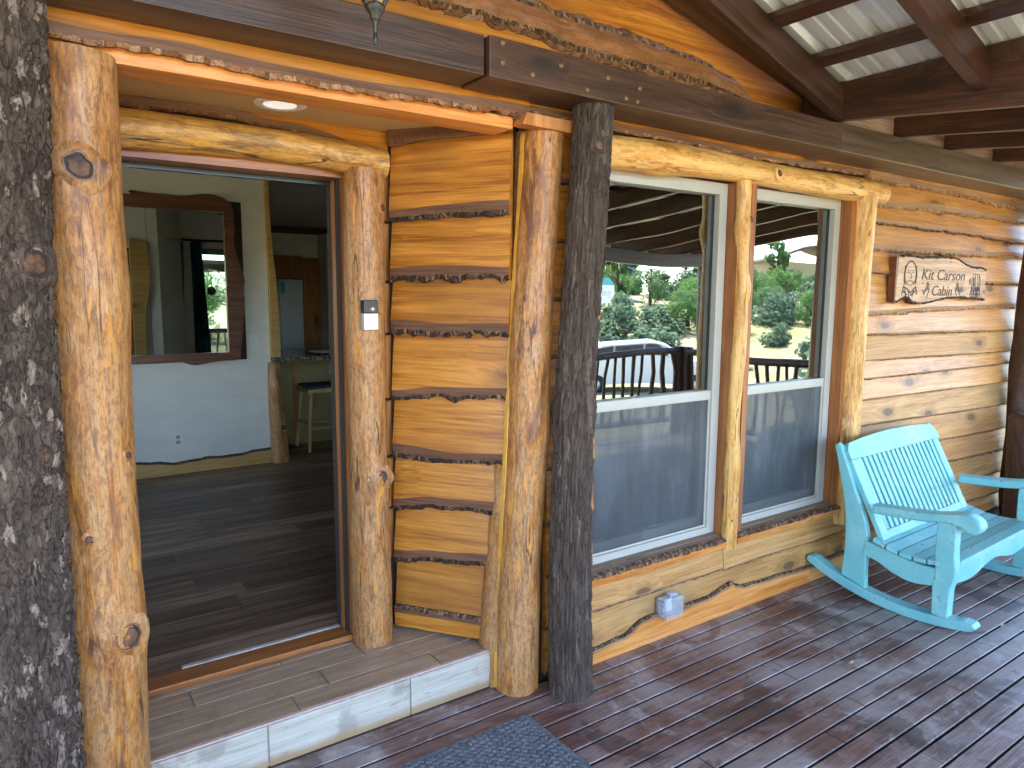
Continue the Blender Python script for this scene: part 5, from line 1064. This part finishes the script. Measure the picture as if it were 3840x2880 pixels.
# mirror with cedar slab frame
mir = thing('wall_mirror_frame', (1.1, YM-0.03, 1.1), 'large wall mirror in a wavy live-edge cedar frame', 'mirror')
MB().box(0.2, 1.455, YM-0.018, YM-0.010, 1.168, 2.312).obj('mirror_glass', 'mirror', mir)
MB().box(0.1, 1.6, YM-0.0095, YM-0.001, 1.10, 2.40).obj('backing', 'sheathing', mir)
def slab(name, poly, mat='cedar_frame', y0=YM-0.042, y1=YM-0.0185, par=mir): return MB().prism(poly, y0, y1).obj(name, mat, par)
slab('top_frame', [(0.05, 2.305), (1.530, 2.305)]+smoothpoly([(1.532, 2.33), (1.515, 2.375), (1.474, 2.412), (1.41, 2.435), (1.346, 2.444), (1.25, 2.432), (1.153, 2.415), (1.0, 2.416), (0.86, 2.420), (0.80, 2.428), (0.775, 2.420), (0.79, 2.398), (0.75, 2.388), (0.5, 2.40), (0.05, 2.40)], 4))
slab('side_frame', [(1.453, 1.160), (1.453, 2.3045)]+smoothpoly([(1.532, 2.3045), (1.536, 2.22), (1.534, 2.155), (1.526, 2.09), (1.529, 2.027), (1.555, 1.92), (1.585, 1.83), (1.599, 1.752), (1.590, 1.70), (1.594, 1.60), (1.588, 1.52), (1.577, 1.433), (1.56, 1.28), (1.545, 1.160)], 4))
slab('bottom_frame', [(0.05, 1.1695), (1.4525, 1.1695), (1.4525, 1.1595), (1.544, 1.1595)]+smoothpoly([(1.543, 1.13), (1.53, 1.108), (1.495, 1.100), (1.40, 1.098), (1.30, 1.088), (1.22, 1.076), (1.173, 1.074), (1.13, 1.085), (1.09, 1.100), (1.03, 1.104), (0.966, 1.110), (0.85, 1.108), (0.691, 1.102), (0.3, 1.10), (0.05, 1.10)], 4))
# live-edge baseboard, corner slab, log
bb = part('baseboard', bpy.data.objects['wall_mirror'], (1, YM, ZF))
base_trim(bb, 0.3, 1.50, [(0, 0.30), (0.4, 0.315), (0.55, 0.30), (0.7, 0.275), (0.85, 0.285), (0.95, 0.295), (1.05, 0.285), (1.2, 0.29), (1.35, 0.305), (1.5, 0.31)], 6.6, YM-0.001, z0=ZF, mats=('baseboard', 'wane', 'bark_edge_dark'), th=0.025)
tp = thing('corner_slab', (1.82, YM-0.03, 1.1), 'tapering pale wood slab trimming the corner above the bar', 'trim'); MB().prism(smoothpoly([(1.80, 1.108), (1.803, 1.7), (1.792, 2.2), (1.795, 2.9)], 4)+smoothpoly([(1.820, 2.9), (1.822, 2.4), (1.835, 2.05), (1.862, 1.70), (1.870, 1.45), (1.876, 1.108)], 4), YM-0.05, YM+0.02).obj('slab', 'baseboard', tp)
lc = thing('corner_log', (1.84, YM, ZF), 'knotty peeled log standing under the bar counter end', 'log post'); log([(1.845, YM-0.03, ZF), (1.825, YM-0.03, 0.6), (1.815, YM-0.03, 1.068)], lambda u: 0.078-0.028*u, n=24, rows=40, seed=7.7, lump=0.12, bulges=((0.72, 4.9, 0.05, 0.01),)).obj('trunk', ['peeled_log', 'cut_yellow'], lc)
knot(lc, (1.835, YM-0.085, 0.86), (0, -1, 0), 0.018, 0.01); knot(lc, (1.86, YM-0.10, 0.50), (0, -1, 0), 0.02, 0.01)
# bar counter
bc = thing('bar_counter', (2.6, 6.8, ZF), 'bar counter with speckled granite top and olive brown panel', 'counter')
MB().box(1.80, 4.0, 6.20, 7.15, 1.070, 1.102, bev=0.004).obj('countertop', 'granite', bc); MB().box(1.86, 3.9, 6.86, 7.10, ZF, 1.069).obj('front_panel', 'counter_panel', bc)
MB().box(2.17, 2.20, 6.835, 6.86, ZF, 1.069).obj('corner_batten', 'cabinet', bc); MB().box(1.88, 2.17, 6.845, 6.859, 0.45, 1.02).obj('end_panel', 'counter_panel', bc)
MB().box(2.55, 2.62, 6.85, 6.859, 0.86, 0.97, bev=0.002).obj('outlet_plate', 'fridge_steel', bc)
pp = thing('paper_sheet', (2.5, 6.5, 1.102), 'flat white paper lying on the granite bar top', 'paper'); MB().box(2.32, 2.75, 6.58, 6.80, 1.1025, 1.106).obj('sheet', 'white_plastic', pp)
# stool
so = thing('bar_stool', (2.42, 6.62, ZF), 'pale wooden bar stool with dark patterned seat at the counter', 'stool')
MB().box(2.18, 2.60, 6.42, 6.78, 0.735, 0.775, bev=0.008).obj('seat_frame', 'stool_wood', so); MB().box(2.20, 2.58, 6.44, 6.76, 0.7755, 0.80, bev=0.01).obj('seat_pad', 'seat_pattern', so)
for sx_, sy_ in ((0, 0), (1, 0), (0, 1), (1, 1)):
    a = Vector((2.22+0.34*sx_, 6.46+0.28*sy_, 0.74)); b = Vector((2.18+0.42*sx_, 6.42+0.36*sy_, ZF)); MB().tube([a, (a+b)/2, b], [0.026, 0.02, 0.016], 8).obj('leg', 'stool_wood', so)
for (a, b) in (((2.19, 6.43, 0.40), (2.59, 6.43, 0.40)), ((2.19, 6.43, 0.44), (2.19, 6.77, 0.44)), ((2.59, 6.43, 0.44), (2.59, 6.77, 0.44)), ((2.19, 6.77, 0.40), (2.59, 6.77, 0.40))): MB().tube([a, b], 0.012, 8).obj('stretcher', 'stool_wood', so)
# kitchen end wall
fr_ = thing('refrigerator', (2.95, 9.2, ZF), 'grey steel refrigerator beyond the bar counter', 'refrigerator'); MB().box(2.72, 3.02, 9.0, 9.54, ZF, 1.83, bev=0.01).obj('body', 'fridge_steel', fr_); MB().box(2.725, 3.015, 8.95, 8.995, 0.75, 1.825, bev=0.01).obj('door', 'fridge_steel', fr_); MB().box(2.725, 3.015, 8.95, 8.995, ZF+0.05, 0.74, bev=0.01).obj('freezer_drawer', 'fridge_steel', fr_); MB().box(2.735, 2.79, 8.945, 8.949, 1.66, 1.80).obj('magnet_note', 'sticker_blue', fr_)
cb = thing('wall_cabinet', (2.9, 9.3, 1.85), 'amber wooden cabinet above the refrigerator', 'cabinet'); MB().box(2.66, 3.06, 9.12, 9.545, 1.845, 2.13).obj('box', 'cabinet', cb); MB().box(2.70, 2.92, 9.10, 9.119, 1.86, 2.11, bev=0.004).obj('door', 'cabinet', cb)
dr = thing('plank_door', (3.25, 9.5, ZF), 'amber plank door with black latch in the kitchen wall', 'door'); MB().box(3.07, 3.44, 9.50, 9.545, ZF, 2.13).obj('frame', 'cabinet', dr)
for k in range(4): MB().box(3.10+0.078*k, 3.175+0.078*k, 9.475, 9.499, ZF+0.02, 2.09, bev=0.003).obj('plank', 'cabinet', dr)
for z in (2.02, 1.05, 0.35): MB().box(3.10, 3.41, 9.462, 9.4745, z-0.045, z+0.045, bev=0.003).obj('rail', 'cabinet', dr)
for z in (1.22, 0.98): MB().box(3.115, 3.155, 9.45, 9.4615, z, z+0.07, bev=0.003).obj('latch_plate', 'black_metal', dr); MB().box(3.13, 3.20, 9.435, 9.4495, z+0.028, z+0.042, bev=0.003).obj('latch_bar', 'black_metal', dr)
m = MB(); m.box(3.43, 3.54, 9.2, 9.549, ZF, 2.435); struct(m.obj('wall_column', 'plaster'))
tc = thing('teal_curtain', (3.62, 9.3, 1.2), 'teal curtain hanging beside the white kitchen column', 'curtain'); MB().tube([(3.60, 9.3, 2.1), (3.61, 9.3, 1.1)], 0.05, 10).obj('cloth', 'teal_cloth', tc)
cl = thing('ceiling_light', (2.2, 6.45, 2.6), 'flat ceiling light on a rough wooden slab', 'ceiling light'); CZ = 2.98-0.46*(6.45-2.45)/7.15
m = MB(); m.lathe([(0.19, 0.0), (0.17, -0.025), (0.10, -0.03)], 9, smooth=False); m.obj('wood_slab', 'cedar_frame', cl, T(2.19, 6.45, CZ-0.03)); m = MB(); m.lathe([(0.11, -0.026), (0.10, -0.045), (0.0005, -0.05)], 20); m.obj('diffuser', 'lampglass', cl, T(2.19, 6.45, CZ-0.03)); MB().box(2.13, 2.25, 6.39, 6.51, CZ-0.04, CZ+0.03).obj('mount', 'dark_molding', cl)
def plate(nm, lab, cat, x, z, out):
    o = thing(nm, (x, YM, z), lab, cat); MB().box(x-0.036, x+0.036, YM-0.007, YM-0.0005, z-0.058, z+0.058, bev=0.002).obj('plate', 'white_plastic', o)
    if out:
        for dz in (-0.021, 0.021):
            MB().box(x-0.017, x+0.017, YM-0.0085, YM-0.0071, z+dz-0.015, z+dz+0.015, bev=0.0005).obj('socket', 'vinyl', o)
            for dx_ in (-0.007, 0.007): MB().box(x+dx_-0.002, x+dx_+0.002, YM-0.0092, YM-0.0086, z+dz-0.003, z+dz+0.009).obj('slot', 'black_rubber', o)
            MB().box(x-0.003, x+0.003, YM-0.0092, YM-0.0086, z+dz-0.011, z+dz-0.006).obj('slot', 'black_rubber', o)
    else: MB().box(x-0.005, x+0.005, YM-0.018, YM-0.0071, z-0.004, z+0.012, bev=0.001).obj('toggle', 'white_plastic', o)
plate('light_switch', 'white light switch plate beside the cedar mirror', 'light switch', 1.665, 1.243, False); plate('wall_outlet', 'white double wall outlet low under the mirror', 'wall outlet', 1.032, 0.468, True)
# inside of the front wall, seen in the mirror: slab casing, curtain
ic = thing('door_casing', (1.25, 3.0, ZF), 'wavy edged slab casing on the room side of the doorway', 'door casing'); zz = [ZF+0.02+i*0.1 for i in range(22)]
MB().prism([(1.15, ZF)]+[(1.15, 2.28)]+[(1.30+0.05*abs(math.sin(z*4.1))**0.5*(1 if math.sin(z*4.1) > 0 else -0.5), z) for z in reversed([ZF+0.05*i for i in range(42)])], 2.981, 3.02).obj('slab', 'baseboard', ic)
cu_ = thing('window_curtain', (1.95, 2.56, 0.6), 'dark teal curtain drawn aside at the front window', 'curtain'); m = MB(); V = []; n = 40
for j in range(13):
    z = 0.55+1.75*j/12; wdt = 0.16+0.10*(1-j/12)
    for i in range(n+1): u = i/n; V.append((1.90+wdt*0.8*u, 2.56+0.022*math.sin(u*math.pi*9), z))
m.add(V, [(j*(n+1)+i, j*(n+1)+i+1, (j+1)*(n+1)+i+1, (j+1)*(n+1)+i) for j in range(12) for i in range(n)], 0, True); m.obj('cloth', 'teal_cloth', cu_)
MB().tube([(1.80, 2.56, 2.32), (4.2, 2.56, 2.32)], 0.013, 8).obj('rod', 'black_metal', cu_)
sw_ = thing('side_window', (6.6, 5.9, 1.2), 'narrow sash window in the far end wall of the room', 'window')
m = MB(); y0, y1, z0, z1 = SW
for b in ((6.565, 6.635, y0, y0+0.04, z0, z1), (6.565, 6.635, y1-0.04, y1, z0, z1), (6.565, 6.635, y0+0.04, y1-0.04, z0, z0+0.04), (6.565, 6.635, y0+0.04, y1-0.04, z1-0.04, z1), (6.57, 6.63, y0+0.04, y1-0.04, 1.13, 1.17)): m.box(*b)
m.obj('frame', 'vinyl', sw_); MB().box(6.598, 6.602, y0+0.04, y1-0.04, z0+0.04, z1-0.04).obj('pane', 'clear_pane', sw_)

# ================================================================== OUTSIDE: trees, truck, houses (seen in the glass)
def crown_mesh(seed, rad, hgt, n, leaf, mat, cone=0.0):
    rr = random.Random(seed); m = MB(); cl = []
    for k in range(26):
        th = rr.uniform(0, 6.28); f = rr.random(); sh = (1-cone*f)*math.sqrt(max(0.05, 1-(2*f-1)**2*(0.75 if not cone else 0.3))); q = rad*sh*rr.uniform(0.35, 0.85)
        cl.append((q*math.cos(th), q*math.sin(th), hgt*f, rad*rr.uniform(0.22, 0.42)*(1-0.5*cone*f)))
    for k in range(n):
        c = rr.choice(cl); v = Vector((rr.gauss(0, 1), rr.gauss(0, 1), rr.gauss(0, 1))).normalized()*c[3]*rr.uniform(0.55, 1.1); p = Vector(c[:3])+v
        a = Vector((rr.gauss(0, 1), rr.gauss(0, 1), rr.gauss(0, 1))).normalized(); b = a.orthogonal().normalized(); s_ = leaf*rr.uniform(0.6, 1.3)
        m.add([p-a*s_-b*s_*0.5, p+a*s_-b*s_*0.5, p+a*s_*0.7+b*s_*0.7, p-a*s_*0.5+b*s_*0.6], [(0, 1, 2, 3)])
    return m.mesh('crown', mat)
CR = [crown_mesh(1, 1.5, 2.6, 5200, 0.055, 'leaf_juniper'), crown_mesh(2, 1.7, 2.4, 5200, 0.06, 'leaf_bright'), crown_mesh(3, 1.2, 4.6, 5200, 0.07, 'leaf_juniper', 0.7), crown_mesh(4, 1.1, 1.2, 1500, 0.09, 'leaf_sage')]
mtk = MB(); mtk.tube([(0, 0, -0.5), (0.05, 0, 0.8), (-0.05, 0.05, 1.8), (0, 0, 2.6)], [0.16, 0.13, 0.09, 0.03], 8)
for k in range(5): th = k*1.26; mtk.tube([(0, 0, 0.7+0.25*k), (0.5*math.cos(th), 0.5*math.sin(th), 1.2+0.25*k), (0.9*math.cos(th), 0.9*math.sin(th), 1.6+0.25*k)], [0.07, 0.045, 0.015], 6)
TK = mtk.mesh('trunk', 'tree_bark')
TL = ['rounded dark juniper tree on the dry hillside', 'bright green bushy tree on the dry hillside', 'narrow dark pine tree on the dry hillside', 'low grey green sage shrub on the dry hillside']
def tree(k, x, y, s_):
    o = thing('hillside_tree' if k < 3 else 'sage_shrub', (x, y, ground_z(x, y)), TL[k], 'tree' if k < 3 else 'shrub', ('junipers on the hillside', 'bushy trees on the hillside', 'pines on the hillside', 'sage shrubs on the hillside')[k])
    M = T(x, y, ground_z(x, y)) @ Matrix.Rotation(rnd.uniform(0, 6), 4, 'Z') @ Matrix.Scale(s_, 4)
    if k < 3: link('trunk', TK, o, M)
    link('crown', CR[k], o, M @ T(0, 0, 0.35 if k < 3 else 0.0))
tr_ = random.Random(11); placed = []
def try_tree(k, a0, a1, d0, d1, s0, s1):
    for _ in range(20):
        az = R(tr_.uniform(a0, a1)); d = tr_.uniform(d0, d1); x, y = d*math.sin(az), 4.7-d*math.cos(az)
        if y > -3 and x < 9: continue
        if math.hypot(x-17.8, y+12.8) < 6: continue
        if any(math.hypot(x-p, y-q) < 1.8 for p, q in placed): continue
        placed.append((x, y)); tree(k, x, y, tr_.uniform(s0, s1)); return
for _ in range(22): try_tree(0, 38, 66, 55, 95, 0.6, 1.0)
for _ in range(12): try_tree(1, 44, 68, 40, 75, 0.55, 0.9)
for _ in range(10): try_tree(2, 38, 66, 62, 95, 1.0, 1.5)
for _ in range(46): try_tree(3, 38, 68, 24, 80, 0.7, 1.5)
for _ in range(16): try_tree(1, 38, 68, 40, 85, 0.45, 0.8)
for _ in range(14): try_tree(0, -60, 36, 24, 70, 1.0, 1.7)
for (k, x, y, s_) in ((1, 25.5, -8.3, 0.9), (0, 28.5, -10.6, 1.0), (1, 25.5, -5.0, 0.85), (3, 20.3, -7.0, 1.3), (1, 16.0, 12.5, 1.1), (0, 19.0, 16.0, 1.3), (3, 11.5, 8.5, 1.0), (3, 13.0, 11.5, 0.9), (0, 10, 22, 1.2), (0, 1.0, 18.0, 1.2)): tree(k, x, y, s_)
for i in range(16):
    x, y = rnd.uniform(8.6, 15), 0; y = x*(5.9/6.6)+rnd.uniform(-1.2, 1.2)-0.3; m = bmesh.new(); bmesh.ops.create_icosphere(m, subdivisions=2, radius=1); s_ = rnd.uniform(0.18, 0.45); sd = i*3.1
    for v in m.verts: v.co = v.co*(1+0.35*noise.noise(v.co*1.3+Vector((sd, 0, 0)))); v.co.z *= 0.6
    me = bpy.data.meshes.new('rock'); m.to_mesh(me); m.free(); me.materials.append(MAT['rock']); o = link('rock', me, None, T(x, y, ground_z(x, y)+s_*0.2) @ Matrix.Scale(s_, 4)); tag(o, 'pale weathered rock on the slope past the cabin end', 'rock', 'rocks past the cabin end')
lw_ = thing('added_fill_window', (-2.55, 4.6, 0.75), 'wide unseen window added to light the room from its end wall', 'window')  # window added out of view to brighten the room
m = MB()
for b in ((-2.59, -2.51, 3.1, 3.16, 0.75, 2.4), (-2.59, -2.51, 6.04, 6.1, 0.75, 2.4), (-2.59, -2.51, 3.16, 6.04, 0.75, 0.81), (-2.59, -2.51, 3.16, 6.04, 2.34, 2.4), (-2.58, -2.52, 4.57, 4.63, 0.81, 2.34)): m.box(*b)
m.obj('frame', 'vinyl', lw_)
for (a, b) in ((3.16, 4.57), (4.63, 6.04)): MB().box(-2.552, -2.548, a, b, 0.81, 2.34).obj('pane', 'clear_pane', lw_)
# parked car
cz = ground_z(17.8, -12.8); car = thing('parked_car', (17.8, -12.8, cz), 'white sport utility car parked below the porch', 'car'); CMx = T(17.8, -12.8, cz) @ Matrix.Rotation(R(38), 4, 'Z')
prof = [(-2.35, 0.45), (-2.40, 0.95), (-2.30, 1.12), (-2.15, 1.20), (-1.85, 1.72), (-1.5, 1.80), (0.35, 1.80), (0.62, 1.72), (1.15, 1.18), (2.15, 1.04), (2.35, 0.90), (2.38, 0.50), (2.2, 0.35), (-2.2, 0.35)]
m = bmesh.new(); nn = len(prof); secs = []
for (yy, kx, kz) in ((-0.92, 0.97, 0.0), (-0.80, 1.0, 1.0), (0.80, 1.0, 1.0), (0.92, 0.97, 0.0)):
    secs.append([m.verts.new((px*kx, yy*(1 if pz_ < 1.25 else 0.86), pz_-(0.05 if not kz and pz_ > 1.5 else 0))) for px, pz_ in prof])
for s0, s1 in zip(secs, secs[1:]):
    for i in range(nn): m.faces.new((s0[i], s0[(i+1) % nn], s1[(i+1) % nn], s1[i]))
m.faces.new(secs[0]); m.faces.new(secs[-1][::-1]); bmesh.ops.recalc_face_normals(m, faces=m.faces); me = bpy.data.meshes.new('body'); m.to_mesh(me); m.free(); me.materials.append(MAT['car_paint']); link('body', me, car, CMx)
for s_ in (-1, 1):
    for poly in ([(-1.95, 1.25), (-1.72, 1.66), (-0.95, 1.70), (-0.95, 1.25)], [(-0.88, 1.25), (-0.88, 1.70), (0.05, 1.70), (0.05, 1.25)], [(0.12, 1.25), (0.12, 1.70), (0.42, 1.69), (0.85, 1.25)]):
        MB().prism(poly, s_*0.835, s_*0.90).obj('side_window', 'dark_glass', car, CMx)
    for x in (-1.45, 1.45):
        w_ = CMx @ T(x, s_*0.86, 0.36) @ Matrix.Rotation(R(90), 4, 'X'); t_ = MB(); t_.lathe([(0.20, -0.10), (0.34, -0.11), (0.365, -0.07), (0.365, 0.07), (0.34, 0.11), (0.20, 0.10)], 24); wo_ = t_.obj('wheel', 'tyre', car, w_); t_ = MB(); t_.lathe([(0.21, 0.0), (0.20, 0.09*1), (0.05, 0.07), (0.0005, 0.08)], 24); t_.obj('rim', 'nickel', wo_, w_ @ Matrix.Scale(-s_, 4, Vector((0, 0, 1))))
    MB().box(-2.42, -2.30, s_*0.62, s_*0.86, 0.85, 1.12, bev=0.02).obj('tail_light', 'tail_red', car, CMx); MB().box(2.25, 2.39, s_*0.55, s_*0.86, 0.74, 0.90, bev=0.02).obj('headlight', 'lampglass', car, CMx); MB().box(0.62, 0.78, s_*0.92, s_*1.08, 1.22, 1.36, bev=0.03).obj('side_mirror', 'car_paint', car, CMx)
m = MB(); m.add([(0.72, -0.70, 1.69), (0.72, 0.70, 1.69), (1.13, 0.76, 1.24), (1.13, -0.76, 1.24)], [(0, 1, 2, 3)]); m.add([(0.70, -0.70, 1.68), (0.70, 0.70, 1.68), (1.11, 0.76, 1.23), (1.11, -0.76, 1.23)], [(3, 2, 1, 0)]); m.obj('windscreen', 'dark_glass', car, CMx)
MB().prism([(-2.19, 1.26), (-2.16, 1.27), (-1.90, 1.66), (-1.93, 1.67)], -0.7, 0.7).obj('rear_window', 'dark_glass', car, CMx); MB().box(-2.44, -2.34, -0.85, 0.85, 0.42, 0.62, bev=0.03).obj('bumper', 'fridge_steel', car, CMx)
def house(nm, x, y, rz, w_, d, h, wall, rf, lab):
    z = ground_z(x, y)-0.3; o = thing(nm, (x, y, z), lab, 'house'); M = T(x, y, z) @ Matrix.Rotation(R(rz), 4, 'Z')
    MB().box(-w_/2, w_/2, -d/2, d/2, 0, h).obj('wall', wall, o, M); rm = MB(); rm.prism([(-w_/2-0.6, h-0.15), (0, h+w_*0.16), (w_/2+0.6, h-0.15), (w_/2+0.6, h+0.05), (0, h+w_*0.16+0.22), (-w_/2-0.6, h+0.05)], -d/2-0.7, d/2+0.7); ro = rm.obj('roof', rf, o, M)
    MB().box(w_*0.2, w_*0.2+0.7, 0, 0.7, h, h+w_*0.16+1.0).obj('chimney', 'brown_paint', ro, M)
    for k in range(3):
        for s_ in (-1, 1): MB().box(-w_/2+w_*(0.14+0.28*k), -w_/2+w_*(0.30+0.28*k), s_*(d/2+0.02)-0.03, s_*(d/2+0.02)+0.03, h*0.42, h*0.78).obj('window', 'dark_glass', o, M)
house('hilltop_house', 72, -41, 40, 11, 8, 3.6, 'tan_stucco', 'brown_paint', 'tan house with brown roof on the hilltop'); house('valley_house', 55, -58, 45, 11, 8, 2.6, 'blue_roof', 'blue_roof', 'long house with blue grey metal roof among pines')
